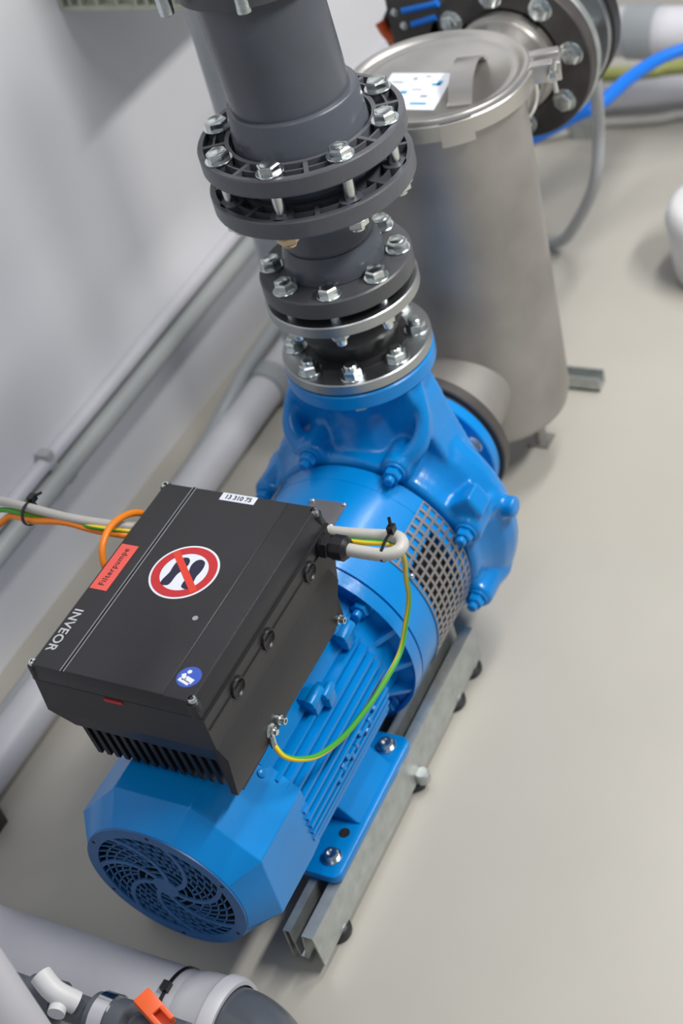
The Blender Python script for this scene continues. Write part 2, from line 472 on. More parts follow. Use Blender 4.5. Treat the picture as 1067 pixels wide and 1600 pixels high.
for k, a in enumerate((44, 134, 224, 314)):
    y, z = -math.cos(R(a)), math.sin(R(a))
    bm = NB(); cyl(bm, 'X', (0, y * 0.131, z * 0.131), 0.0155, -0.283, -0.270, 24, ch=0.002)
    hexhead(bm, 'X', (0, y * 0.131, z * 0.131), -0.283, 0.010, 0.0125, 0.3, -1)
    cyl(bm, 'X', (0, y * 0.131, z * 0.131), 0.0065, -0.303, -0.290, 16, ch=0.001)
    obj('bolt', bm, 'bluecast', mo)
    bm = NB(); cyl(bm, 'X', (0, y * 0.112, z * 0.112), 0.0125, -0.352, -0.292, 24, ch=0.003); obj('screw_boss', bm, 'bluecast', mo)
# feet
def foot(s):
    bm = NB()
    pts = []
    def corner(cx, cy, r, a0):
        for k in range(5):
            a = R(a0 + 90 * k / 4); pts.append((cx + r * math.cos(a), cy + r * math.sin(a)))
    # polygon in (x,y), y towards outside
    x0, x1, yo, yi = -0.5445, -0.3155, -0.1345, -0.070
    corner(x1 - 0.012, yo + 0.012, 0.012, -90); 
    pts += [(x1, yi), (x0, yi)]
    corner(x0 + 0.012, yo + 0.012, 0.012, 180)
    extrude(bm, [(u, v * s) for u, v in pts], 'Z', -0.1310, -0.1165)
    bevel(bm, 0.0025)
    # raised web between the bolts rising to the housing
    bb = NB(); extrude(bb, [(-0.128 * s, -0.1165), (-0.122 * s, -0.112), (-0.096 * s, -0.082), (-0.060 * s, -0.080), (-0.060 * s, -0.1165)], 'X', -0.462, -0.362); bevel(bb, 0.004, 3)
    me = bpy.data.meshes.new('x'); bb.to_mesh(me); bb.free(); bm.from_mesh(me); bpy.data.meshes.remove(me)
    fo = obj('motor_foot', bm, 'blue', mo)
    bm = NB(); cyl(bm, 'Z', (-0.479, -0.1125 * s, 0), 0.0072, -0.1167, -0.1158, 24); obj('hole', bm, 'darkhole', fo)
    for x, y in ((-0.5165, -0.1125), (-0.337, -0.1075)):
        bm = NB(); cyl(bm, 'Z', (x, y * s, 0), 0.0135, -0.1165, -0.1140, 28, ch=0.0006)
        lathe(bm, [(-0.114, 0.0105), (-0.109, 0.0105), (-0.1065, 0.0085), (-0.1065, 0.0045), (-0.110, 0.004), (-0.110, 0)], 'Z', (x, y * s, 0), 24)
        obj('bolt', bm, 'bolt', fo, 'zinc plated screw with washer')
foot(1); foot(-1)
# fan cover: octagon that narrows to a round face
def octr(a, rc):
    k = (a - 22.5) % 45 - 22.5
    return rc * math.cos(R(22.5)) / math.cos(R(k))
bm = NB()
N = 128; rows = []
def ringrow(x, f):
    return [bm.verts.new((x, -f(360 * k / N) * math.cos(R(360 * k / N)), f(360 * k / N) * math.sin(R(360 * k / N)))) for k in range(N)]
def mixf(rc, rnd, w): return lambda a: (1 - w) * octr(a, rc) + w * rnd
prof = [(-0.536, mixf(0.1335, 0.1275, 0.15)), (-0.560, mixf(0.1345, 0.128, 0.05)), (-0.640, mixf(0.1340, 0.128, 0.0)), (-0.6765, mixf(0.106, 0.1055, 1.0)), (-0.6765, mixf(0.09, 0.0945, 1.0)),
        (-0.6715, mixf(0.09, 0.0935, 1.0)), (-0.638, mixf(0.13, 0.124, 0.3)), (-0.536, mixf(0.131, 0.125, 0.15))]
for x, f in prof: rows.append(ringrow(x, f))
for A, B in zip(rows, rows[1:] + rows[:1]):
    for k in range(N): bm.faces.new((A[k], A[(k + 1) % N], B[(k + 1) % N], B[k]))
fc = obj('fan_cover', bm, 'blue', mo, sharp=12)
bv_ = fc.modifiers.new('edge', 'BEVEL'); bv_.width = 0.0017; bv_.segments = 2; bv_.limit_method = 'ANGLE'; bv_.angle_limit = R(14); bv_.harden_normals = False
bm = NB(); ring(bm, 'X', (0, 0, 0), 0.0905, 0.1052, -0.6785, -0.6755, 96); cyl(bm, 'X', (0, 0, 0), 0.0175, -0.6785, -0.6745, 16)
def strip(bm, pts, w, x0=-0.6783, x1=-0.6755):
    L = []; Rr = []
    for i, p in enumerate(pts):
        a = pts[max(0, i - 1)]; b = pts[min(len(pts) - 1, i + 1)]
        dx, dy = b[0] - a[0], b[1] - a[1]; l = math.hypot(dx, dy) or 1
        L.append((p[0] - dy / l * w / 2, p[1] + dx / l * w / 2)); Rr.append((p[0] + dy / l * w / 2, p[1] - dx / l * w / 2))
    for i in range(len(pts) - 1):
        q = [L[i], L[i + 1], Rr[i + 1], Rr[i]]
        A = [bm.verts.new((x0, u, v)) for u, v in q]; B = [bm.verts.new((x1, u, v)) for u, v in q]
        bm.faces.new(A); bm.faces.new(B[::-1])
        bm.faces.new((A[0], B[0], B[1], A[1])); bm.faces.new((A[2], B[2], B[3], A[3]))
for k in range(7):
    a0 = 360 / 7 * k + 12
    pts = [(-(r_) * math.cos(R(a0 + 62 * (r_ - 0.012) / 0.08)), r_ * math.sin(R(a0 + 62 * (r_ - 0.012) / 0.08))) for r_ in [0.014 + 0.0795 * i / 14 for i in range(15)]]
    strip(bm, pts, 0.0062)
for k in range(35):
    if k % 5 == 0: continue
    a0 = 360 / 35 * k + 12
    r0 = 0.036 if k % 5 in (2, 3) else 0.050
    pts = [(-(r_) * math.cos(R(a0 + 62 * (r_ - 0.012) / 0.08)), r_ * math.sin(R(a0 + 62 * (r_ - 0.012) / 0.08))) for r_ in [r0 + (0.0925 - r0) * i / 10 for i in range(11)]]
    strip(bm, pts, 0.0016, -0.6775)
for r_ in (0.027, 0.0375, 0.048, 0.0585, 0.069, 0.0795):
    ring(bm, 'X', (0, 0, 0), r_ - 0.0010, r_ + 0.0010, -0.6775, -0.6755, 72)
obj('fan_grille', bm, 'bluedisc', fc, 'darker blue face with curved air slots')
for k in range(6):
    bm = NB(); y, z = polar(60 * k + 35, 0.0995); lathe(bm, [(-0.6787, 0), (-0.6787, 0.0026), (-0.678, 0.0026)], 'X', (0, y, z), 12)
    obj('rivet_hole', bm, 'darkhole', fc)
bm = NB(); cyl(bm, 'X', (0, 0, 0), 0.094, -0.662, -0.655, 48); obj('fan_shade_disc', bm, 'darkhole', fc)  # black disc puts the shaded hollow of the cover into colour
bm = NB()
for k in range(9):
    a = 2 * PI * k / 9; box(bm, (-0.670, 0.02, -0.0015), (-0.655, 0.088, 0.0015), Matrix.Rotation(a, 3, 'X'), (-0.66, 0, 0))
obj('fan_blades', bm, 'darkhole', fc)
# little lip screws on the cover
for a in (45, 135):
    y, z = -math.cos(R(a)), math.sin(R(a)); bm = NB()
    lathe(bm, [(0, 0.006), (0.003, 0.006), (0.0045, 0.003), (0.0045, 0)], 'Z', (0, 0, 0), 16)
    q = Vector((0, y, z)).to_track_quat('Z', 'X').to_matrix(); p = Vector((-0.551, y * 0.1235, z * 0.1235))
    for v in bm.verts: v.co = q @ v.co + p
    obj('screw', bm, 'blue', fc)

# ================================================================ PUMP
pu = thing('centrifugal_pump', (0.0, 0, -0.19), 'blue cast centrifugal pump with perforated guard between motor and strainer', 'pump')
# drum (lantern)
bm = NB()
def arcdrum(x0, x1, r0, r1, a0, a1, n=48):
    lathe(bm, [(x0, r0), (x0, r1), (x1, r1), (x1, r0)], 'X', (0, 0, 0), n, a0=R(a0), a1=R(a1), closed=True)
# V3 for X: u=y, v=z ; angle from +y. picture angle a (0 = -y side) -> 180-a
arcdrum(-0.2635, -0.205, 0.128, 0.1495, 0, 359.99, 96)
lathe(bm, [(-0.2645, 0.10), (-0.2645, 0.1502), (-0.258, 0.1502), (-0.2565, 0.1492), (-0.2565, 0.1495), (-0.24, 0.1485), (-0.24, 0.10)], 'X', (0, 0, 0), 96, closed=True)
arcdrum(-0.125, -0.098, 0.10, 0.1495, 0, 359.99, 96)
arcdrum(-0.24, -0.12, 0.136, 0.1490, 180 - 148, 180 - 34)      # top shell
arcdrum(-0.24, -0.12, 0.136, 0.1490, 180 + 55, 180 + 125)      # bottom shell
obj('lantern_housing', bm, 'blue', pu)
bm = NB(); cyl(bm, 'X', (0, 0, 0), 0.022, -0.27, -0.10, 24); cyl(bm, 'X', (0, 0, 0), 0.1345, -0.215, -0.12, 48, ch=0.004); cyl(bm, 'X', (0, 0, 0), 0.09, -0.118, -0.095, 48); obj('shaft_shade_drum', bm, 'darkhole', pu, 'black drum painting the shade behind the guard holes')  # wide black drum paints the shade inside the lantern
# perforated guard
def guard(a_from, a_to):
    bm = NB(); r0 = 0.1515; nx, na = 8, 20
    x0, x1 = -0.213, -0.100; dx = (x1 - x0) / nx; da = (a_to - a_from) / na
    def pt(x, a): return bm.verts.new((x, -r0 * math.cos(R(a)), r0 * math.sin(R(a))))
    G = [[pt(x0 + dx * i, a_from + da * j) for j in range(na + 1)] for i in range(nx + 1)]
    h = 0.15
    for i in range(nx):
        for j in range(na):
            A = [G[i][j], G[i + 1][j], G[i + 1][j + 1], G[i][j + 1]]
            xa, aa = x0 + dx * i, a_from + da * j
            B = [pt(xa + dx * u, aa + da * v) for u, v in ((h, h), (1 - h, h), (1 - h, 1 - h), (h, 1 - h))]
            for k in range(4): bm.faces.new((A[k], A[(k + 1) % 4], B[(k + 1) % 4], B[k]))
    geom = bm.faces[:]
    bmesh.ops.recalc_face_normals(bm, faces=geom)
    bmesh.ops.solidify(bm, geom=geom, thickness=0.0012)
    return bm
obj('perforated_guard', guard(-52, 46), 'guard', pu, 'perforated steel guard with rows of square holes')
obj('perforated_guard', guard(134, 232), 'guard', pu, 'perforated steel guard on the wall side')
for a, x in ((42, -0.186), (32, -0.209)):
    y, z = -math.cos(R(a)), math.sin(R(a)); bm = NB(); bmesh.ops.create_uvsphere(bm, u_segments=14, v_segments=8, radius=0.0042)
    for v in bm.verts: v.co = v.co + Vector((x, y * 0.1525, z * 0.1525))
    obj('rivet', bm, 'bolt', pu)
# triangular-ish name plate on top of the drum
bm = NB(); rows = []
for i in range(9):
    a = 97 - 19 * i / 8; 
    xa = -0.1690 + 0.004 * i / 8; xb = -0.232 + 0.018 * i / 8 
    rows.append([bm.verts.new((x, -0.1500 * math.cos(R(a)), 0.1500 * math.sin(R(a)))) for x in (xa, xb)] + [bm.verts.new((x, -0.1512 * math.cos(R(a)), 0.1512 * math.sin(R(a)))) for x in (xb, xa)])
for A, B in zip(rows, rows[1:]):
    for k in range(4): bm.faces.new((A[k], A[(k + 1) % 4], B[(k + 1) % 4], B[k]))
bm.faces.new(rows[0][::-1]); bm.faces.new(rows[-1])
npl = obj('name_plate', bm, 'plate', pu)
for a, x in ((96, -0.1715), (79, -0.1680), (79, -0.209)):
    y, z = -math.cos(R(a)), math.sin(R(a)); bm = NB(); bmesh.ops.create_uvsphere(bm, u_segments=12, v_segments=8, radius=0.0035)
    for v in bm.verts: v.co = v.co + Vector((x, y * 0.1515, z * 0.1515))
    obj('rivet', bm, 'bolt', npl)
# volute casing: overlapping solids fused by a voxel remesh
bm = NB()
cp = [(-0.093, 0.0), (-0.093, 0.150), (-0.088, 0.157), (-0.072, 0.158), (-0.058, 0.165), (-0.040, 0.181), (-0.022, 0.1870), (-0.002, 0.1850), (0.018, 0.166), (0.034, 0.146), (0.050, 0.112), (0.064, 0.084), (0.078, 0.070), (0.100, 0.066), (0.108, 0.066), (0.108, 0.0)]
lathe(bm, cp, 'X', (0, 0, 0), 96)
# neck to the outlet flange
lathe(bm, [(0.05, 0), (0.05, 0.090), (0.12, 0.088), (0.150, 0.078), (0.180, 0.066), (0.205, 0.060), (0.235, 0.064), (0.262, 0.070), (0.262, 0)], 'Z', (0, 0, 0), 64)
BA = [110, 65, 20, -25, -70, -115, -160, 155]
for a in BA:
    y, z = -math.cos(R(a)), math.sin(R(a))
    cyl(bm, 'X', (0, y * 0.164, z * 0.164), 0.0215, -0.096, -0.040, 24, ch=0.004)
    # tapered rib from the boss back over the casing shoulder
    tube(bm, [(-0.050, y * 0.168, z * 0.168), (-0.020, y * 0.174, z * 0.174), (0.018, y * 0.152, z * 0.152)], 0.018, 14, 4, rfun=lambda q: 0.019 - 0.008 * q)
# broad web that carries the outlet flange, with edge ridges down to the bosses
extrude(bm, [(-0.135, 0.10), (-0.112, 0.165), (-0.101, 0.205), (-0.086, 0.252), (0.086, 0.252), (0.103, 0.200), (0.114, 0.160), (0.135, 0.10)], 'X', -0.046, 0.018)
for s in (-1, 1):
    tube(bm, [(-0.078, s * 0.074, 0.152), (-0.064, s * 0.095, 0.172), (-0.044, s * 0.099, 0.200), (-0.018, s * 0.086, 0.250)], 0.014, 14, 4, rfun=lambda q: 0.017 - 0.009 * q)
# blocks on the volute shoulder
box(bm, (-0.086, -0.174, 0.066), (-0.048, -0.136, 0.102), Matrix.Rotation(R(-30), 3, 'X'))
tube(bm, [(-0.025, -0.170, 0.045), (-0.025, -0.200, 0.047)], 0.015, 16, 0)
vc_ = obj('volute_casing', bm, 'bluecast', pu)
md = vc_.modifiers.new('fuse', 'REMESH'); md.mode = 'VOXEL'; md.voxel_size = 0.0036; md.use_smooth_shade = True
ms = vc_.modifiers.new('soft', 'SMOOTH'); ms.factor = 0.6; ms.iterations = 5
for a in BA:
    y, z = -math.cos(R(a)) * 0.165, math.sin(R(a)) * 0.165
    bm = NB(); cyl(bm, 'X', (0, y, z), 0.0155, -0.0985, -0.094, 24, ch=0.001); hexhead(bm, 'X', (0, y, z), -0.098, 0.011, 0.0125, a, -1); cyl(bm, 'X', (0, y, z), 0.0070, -0.118, -0.106, 16, ch=0.0015)
    obj('bolt', bm, 'bluecast', pu)
bm = NB(); ring(bm, 'Z', (0, 0, 0), 0.04, 0.1005, 0.2475, 0.2700, 96, ch=0.002); obj('outlet_flange', bm, 'blue', pu)
bm = NB(); ring(bm, 'X', (0, 0, 0), 0.06, 0.1110, 0.0985, 0.1190, 96, ch=0.002); sf = obj('suction_flange', bm, 'blue', pu)
for k in range(8):
    y, z = polar(22.5 + 45 * k, 0.090); 
    add_nut(sf, 'X', (0, y, z), 0.0985, -1, 0.0125, 0.010, 0.006, 0.007)
for k in range(8):
    x, y = polar(22.5 + 45 * k, 0.0805); bm = NB(); hexhead(bm, 'Z', (x, y, 0), 0.2475, 0.009, 0.0125, 0, -1); obj('bolt', bm, 'brass', pu)
# pump foot
bm = NB(); box(bm, (-0.05, -0.05, F + 0.001), (0.05, 0.05, F + 0.012)); box(bm, (-0.03, -0.035, F + 0.012), (0.03, 0.035, -0.15)); bevel(bm, 0.003); obj('pump_foot', bm, 'bluecast', pu)

# ================================================================ RUBBER EXPANSION JOINT
ej = thing('expansion_joint', (0, 0, 0.272), 'black rubber expansion joint between two zinc flanges above the blue outlet', 'pipe joint')
bm = NB(); ring(bm, 'Z', (0, 0, 0), 0.058, 0.1000, 0.2725, 0.2885, 96, ch=0.0015); lf = obj('lower_flange', bm, 'zinc', ej)
bm = NB(); ring(bm, 'Z', (0, 0, 0), 0.055, 0.1000, 0.3625, 0.3790, 96, ch=0.0015); uf = obj('upper_flange', bm, 'zinc', ej)
bm = NB(); lathe(bm, [(0.2705, 0.045), (0.2705, 0.070), (0.2900, 0.070), (0.2920, 0.058), (0.303, 0.060), (0.318, 0.067), (0.327, 0.069), (0.336, 0.067), (0.350, 0.060), (0.361, 0.058), (0.381, 0.070), (0.386, 0.070), (0.386, 0.045)], 'Z', (0, 0, 0), 64, closed=True); obj('rubber_body', bm, 'rubber', ej, sharp=60)
for k in range(8):
    x, y = polar(22.5 + 45 * k, 0.0805)
    add_nut(lf, 'Z', (x, y, 0), 0.2885, 1, 0.0132, 0.010, 0.006, 0.0085, rot=k * 0.7)
    x, y = polar(21 + 45 * k, 0.0805)
    add_nut(uf, 'Z', (x, y, 0), 0.3625, -1, 0.0132, 0.010, 0.010, 0.0078, rot=k * 0.5)

# ================================================================ REDUCER (flange 3 + neck + flange 2)
rd = thing('flanged_reducer', (0, 0, 0.388), 'dark grey plastic reducer joining the small flange to the wide ribbed flange', 'pipe fitting')
bm = NB(); ring(bm, 'Z', (0, 0, 0), 0.056, 0.0985, 0.3900, 0.4150, 96, ch=0.002); f3 = obj('lower_flange', bm, 'greyflange', rd)
for k in range(8):
    x, y = polar(21 + 45 * k, 0.0815)
    b = add_bolt(f3, 'Z', (x, y, 0), 0.4150, 1, 0.0132, 0.0110, rot=k * 0.9)
    bm = NB(); cyl(bm, 'Z', (x, y, 0), 0.0075, 0.379, 0.391, 16); obj('shank', bm, 'bolt', b)
bm = NB(); lathe(bm, [(0.386, 0.045), (0.386, 0.068), (0.3895, 0.068), (0.3895, 0.0555), (0.4155, 0.0555), (0.4160, 0.0655), (0.4320, 0.0645), (0.4440, 0.0610), (0.4500, 0.0570), (0.4510, 0.0545), (0.4530, 0.0545), (0.4545, 0.0560), (0.4700, 0.0530), (0.4850, 0.0500), (0.500, 0.0500), (0.520, 0.060), (0.524, 0.078), (0.5500, 0.0840), (0.556, 0.0840), (0.556, 0.06), (0.48, 0.04)], 'Z', (0, 0, 0), 64, closed=True)
obj('neck', bm, 'pvc', rd)
OFF = 8.0
def ribbed(z0, z1, par, name, n=8, r_in=0.0855, both=False):
    bm = NB(); t = 0.011
    zb = z1 - t
    ring(bm, 'Z', (0, 0, 0), r_in - 0.001, 0.124, z0, zb, 96)                     # web plate
    lathe(bm, [(zb - 0.001, 0.1185), (z0, 0.1245), (z0 + 0.002, 0.1258), (z1 - 0.002, 0.1258), (z1, 0.1245), (z1, 0.1185)], 'Z', (0, 0, 0), 128, closed=True)
    lathe(bm, [(zb - 0.001, r_in), (zb - 0.001, r_in + 0.0055), (z1, r_in + 0.0055), (z1, r_in)], 'Z', (0, 0, 0), 96, closed=True)
    lathe(bm, [(zb - 0.001, 0.1040), (zb - 0.001, 0.1064), (z1 - 0.001, 0.1064), (z1 - 0.001, 0.1040)], 'Z', (0, 0, 0), 96, closed=True)
    for k in range(8):
        a = OFF + 45 * k; x, y = polar(a, 0.1068)
        cyl(bm, 'Z', (x, y, 0), 0.0145, zb - 0.001, z1, 28)
        for da, w in ((22.5, 0.0055),):
            m3 = Matrix.Rotation(R(a + da), 3, 'Z')
            box(bm, (r_in + 0.004, -w / 2, zb - 0.001), (0.120, w / 2, z1 - 0.0005), m3, (0, 0, 0))
    return obj(name, bm, 'pvcring', par)
f2 = ribbed(0.5245, 0.5480, rd, 'ribbed_flange')
for k in range(8):
    x, y = polar(OFF + 45 * k, 0.1068)
    add_nut(f2, 'Z', (x, y, 0), 0.5245, -1, 0.0145, 0.011, 0.006, 0.008, rot=k * 0.8, mt='brass' if k == 4 else 'bolt')

# ================================================================ RISER PIPE with ribbed flange 1
rp = thing('riser_pipe', (0, 0, 0.556), 'thick dark grey vertical pipe with ribbed bolted flange above the pump', 'pipe')
bm = NB(); lathe(bm, [(0.557, 0.06), (0.557, 0.094), (0.578, 0.094), (0.578, 0.0835), (0.6420, 0.0790), (0.6450, 0.0775), (0.6450, 0.06)], 'Z', (0, 0, 0), 96, closed=True)
bevel(bm, 0.0012, 2, 50); obj('collar', bm, 'pvc', rp)
bm = NB(); tube(bm, [(0, 0, 0.60), (-0.0015, 0.0022, 0.66), (-0.0045, 0.0065, 0.76), (-0.009, 0.0125, 0.90), (-0.02, 0.03, 1.25)], 0.0712, 80, 6); obj('pipe', bm, 'pvc', rp)
f1 = ribbed(0.5800, 0.6035, rp, 'ribbed_flange', r_in=0.0865)
for k in range(8):
    x, y = polar(OFF + 45 * k, 0.1072)
    b = add_bolt(f1, 'Z', (x, y, 0), 0.6035, 1, 0.0140, 0.0095, rot=k * 0.9 + 0.3)
    bm = NB(); cyl(bm, 'Z', (x, y, 0), 0.0080, 0.546, 0.582, 18); obj('shank', bm, 'bolt', b)
bm = NB(); cx, cy = -0.0045, 0.0065
lathe(bm, [(0.790, 0.065), (0.787, 0.080), (0.790, 0.0895), (0.830, 0.0895), (0.830, 0.065)], 'Z', (cx, cy, 0), 96, closed=True); obj('upper_collar', bm, 'greyflange', rp, 'black collar of the next flange')
bm = NB(); ring(bm, 'Z', (cx, cy, 0), 0.085, 0.1255, 0.872, 0.895, 96, ch=0.002); cyl(bm, 'Z', (cx, cy, 0), 0.0885, 0.83, 0.875, 64); obj('upper_flange', bm, 'pvcring', rp)
def studpos(px, z, i):
    return px
for sx, sy, zb in ((-0.0985, 0.0640, 0.790), (-0.0845, -0.0245, 0.785), (-0.04, -0.095, 0.79), (0.05, -0.09, 0.79), (0.10, -0.03, 0.79), (0.09, 0.06, 0.79), (0.03, 0.108, 0.79), (-0.05, 0.104, 0.79)):
    if (sx, sy) in ((-0.04, -0.095),): continue
    bm = NB(); cyl(bm, 'Z', (sx, sy, 0), 0.0083, zb, 0.90, 20, ch=0.001)
    z = zb + 0.004
    while z < zb + 0.045:
        ring(bm, 'Z', (sx, sy, 0), 0.0078, 0.0088, z, z + 0.001, 20); z += 0.002
    obj('stud', bm, 'bolt', rp)

# ================================================================ STRAINER
SX = 0.354
st = thing('basket_strainer', (SX, 0, F), 'tall round stainless steel strainer housing with clamped lid', 'strainer')
bm = NB(); lathe(bm, [(-0.112, 0.0), (-0.112, 0.085), (-0.108, 0.104), (-0.098, 0.115), (-0.080, 0.1198), (0.440, 0.1200), (0.448, 0.124), (0.448, 0.0)], 'Z', (SX, 0, 0), 96); obj('body', bm, 'stainless', st, sharp=60)
bm = NB(); lathe(bm, [(0.4495, 0.0), (0.4495, 0.129), (0.4515, 0.1330), (0.4725, 0.1330), (0.4765, 0.1300), (0.4765, 0.1245), (0.4720, 0.1195), (0.4690, 0.1120), (0.4700, 0.1070), (0.4670, 0.1030), (0.4660, 0.0)], 'Z', (SX, 0, 0), 128); ld = obj('lid', bm, 'stainlid', st, sharp=50)
bm = NB(); ring(bm, 'Z', (SX, 0, 0), 0.1315, 0.1362, 0.446, 0.4700, 96, ch=0.001)
for a0, a1, rr, z0, z1 in ((-155, -136, 0.1395, 0.438, 0.4700),):
    lathe(bm, [(z0, 0.131), (z0, rr), (z1, rr), (z1, 0.131)], 'Z', (SX, 0, 0), 12, a0=R(a0), a1=R(a1), closed=True)
cr = obj('clamp_ring', bm, 'stainlid', st)
m3 = Matrix.Rotation(R(-68), 3, 'Z')
bm = NB()
for dy, w in ((0.020, 0.013), (-0.012, 0.013)):
    box(bm, (SX + 0.130, dy - w / 2 - 0.006, 0.447), (SX + 0.172, dy + w / 2, 0.474), m3, (SX, 0, 0))
bevel(bm, 0.002); lt = obj('latch_lug', bm, 'stainlid', cr)
p = Vector((SX, 0, 0)) + m3 @ Vector((0.160, 0, 0)); d = m3 @ Vector((0, 1, 0))
bm = NB(); tube(bm, [p + Vector((0, 0, 0.460)) - d * 0.045, p + Vector((0, 0, 0.460)) + d * 0.03], 0.004, 12, 0); obj('latch_bolt', bm, 'bolt', lt)
bm = NB(); q = p + Vector((0, 0, 0.460)) - d * 0.032
tube(bm, [q - d * 0.006, q + d * 0.006], 0.008, 12, 0)
tube(bm, [q, q + Vector((0.004, -0.004, 0.022))], 0.0038, 10, 0); tube(bm, [q, q + Vector((0.0, -0.002, -0.024))], 0.0038, 10, 0)
obj('wing_nut', bm, 'chrome', lt)
# handle strap on the lid
h0 = Vector((0.285, -0.064, 0.467)); h1 = Vector((0.418, -0.036, 0.467)); dd = (h1 - h0).normalized(); sd = Vector((-dd.y, dd.x, 0))
bm = NB(); secs = []
for i in range(25):
    s = i / 24; arch = (0.030 * min(1, math.sin(PI * s) * 1.7)) if 0.10 < s < 0.90 else 0.0008
    s2 = (s - 0.10) / 0.8; arch = 0.024 * (math.sin(PI * s2) ** 0.55) if 0 < s2 < 1 else 0.0
    secs.append(h0.lerp(h1, s) + Vector((0, 0, arch)))
prev = None
for i, c in enumerate(secs):
    hw = 0.0165
    row = [bm.verts.new(c + sd * hw), bm.verts.new(c - sd * hw), bm.verts.new(c - sd * hw + Vector((0, 0, 0.003))), bm.verts.new(c + sd * hw + Vector((0, 0, 0.003)))]
    if prev:
        for k in range(4): bm.faces.new((prev[k], prev[(k + 1) % 4], row[(k + 1) % 4], row[k]))
    else: bm.faces.new(row[::-1])
    prev = row
bm.faces.new(prev); obj('lid_handle', bm, 'stainlid', ld)
# instruction label
lc = Vector((0.3245, 0.0220, 0.4665)); ang = R(8); ux = Vector((-math.sin(ang) * -1, -math.cos(ang), 0)); ux = Vector((math.sin(0.02), -math.cos(0.02), 0)); uy = Vector((1, 0.09, 0)).normalized()
def lab(w, h, cx, cy, mt, parent, name, z=0.0, kind=None):
    bm = NB(); c = lc + ux * cx + uy * cy + Vector((0, 0, z))
    vs = [c + ux * a * w / 2 + uy * b * h / 2 for a, b in ((-1, -1), (1, -1), (1, 1), (-1, 1))]
    A = [bm.verts.new(v) for v in vs]; B = [bm.verts.new(v + Vector((0, 0, 0.0005))) for v in vs]
    bm.faces.new(A[::-1]); bm.faces.new(B)
    for k in range(4): bm.faces.new((A[k], A[(k + 1) % 4], B[(k + 1) % 4], B[k]))
    return obj(name, bm, mt, parent)
lb = lab(0.096, 0.100, 0, 0, 'sticker', ld, 'instruction_label')
lb['label'] = 'white instruction label with small blue diagrams'
for w, h, cx, cy, mt in ((0.016, 0.003, -0.030, 0.024, 'greyink'), (0.006, 0.006, -0.006, 0.034, 'greyink'), (0.012, 0.005, 0.030, 0.018, 'teal'), (0.007, 0.012, 0.034, 0.022, 'teal'), (0.008, 0.003, 0.012, 0.040, 'greyink'),
                         (0.024, 0.004, 0.020, -0.034, 'teal'), (0.010, 0.006, 0.022, -0.014, 'greyink'), (0.010, 0.006, -0.012, -0.004, 'teal'), (0.014, 0.002, 0.006, 0.004, 'greyink'), (0.012, 0.002, -0.02, -0.026, 'greyink')):
    lab(w, h, cx, cy, mt, lb, 'diagram', 0.0005)
# lower nozzle
bm = NB(); lathe(bm, [(0.128, 0.0), (0.128, 0.098), (0.1445, 0.098), (0.1445, 0.085), (0.150, 0.080), (0.170, 0.078), (0.200, 0.076), (0.260, 0.076), (0.260, 0.0)], 'X', (0, 0, 0), 64); obj('outlet_nozzle', bm, 'stainless', st, sharp=50)
bm = NB(); ring(bm, 'X', (0, 0, 0), 0.070, 0.1175, 0.1235, 0.1440, 96, ch=0.002); fl = obj('outlet_flange', bm, 'darkflange', st, 'black loose flange')
bm = NB(); ring(bm, 'X', (0, 0, 0), 0.066, 0.1095, 0.1190, 0.1235, 64); obj('gasket', bm, 'rubber', st)
for k in range(8):
    y, z = polar(22.5 + 45 * k, 0.090); add_bolt(fl, 'X', (0, y, z), 0.1440, 1, 0.0125, 0.009)
# upper nozzle and its weld neck
ZU = 0.367
bm = NB(); lathe(bm, [(SX, 0.0), (SX, 0.068), (0.545, 0.068), (0.547, 0.073), (0.582, 0.074), (0.584, 0.080), (0.597, 0.081), (0.597, 0.0)], 'X', (0, 0, ZU), 64); obj('inlet_nozzle', bm, 'stainlid', st, sharp=50)
bm = NB(); ring(bm, 'X', (0, 0, ZU), 0.068, 0.0765, 0.520, 0.535, 64, ch=0.003); obj('nozzle_band', bm, 'chrome', st)
# legs
for a in (60, 180, 300):
    x, y = polar(a, 0.060); bm = NB(); box(bm, (SX + x - 0.014, y - 0.004, F + 0.004), (SX + x + 0.014, y + 0.004, -0.08)); box(bm, (SX + x - 0.018, y - 0.018, F), (SX + x + 0.018, y + 0.018, F + 0.004)); obj('leg', bm, 'stainless', st)
# short dark steel profile poking out on the floor behind
bm = NB(); box(bm, (0.523, -0.108, F), (0.553, 0.02, F + 0.006)); box(bm, (0.523, -0.108, F), (0.527, 0.02, F + 0.028)); box(bm, (0.549, -0.108, F), (0.553, 0.02, F + 0.028)); box(bm, (0.505, 0.02, F), (0.57, 0.06, F + 0.02))
bevel(bm, 0.001, 1)
tag(obj('steel_profile', bm, 'galv'), 'short open steel channel lying on the floor behind the strainer', 'steel profile')

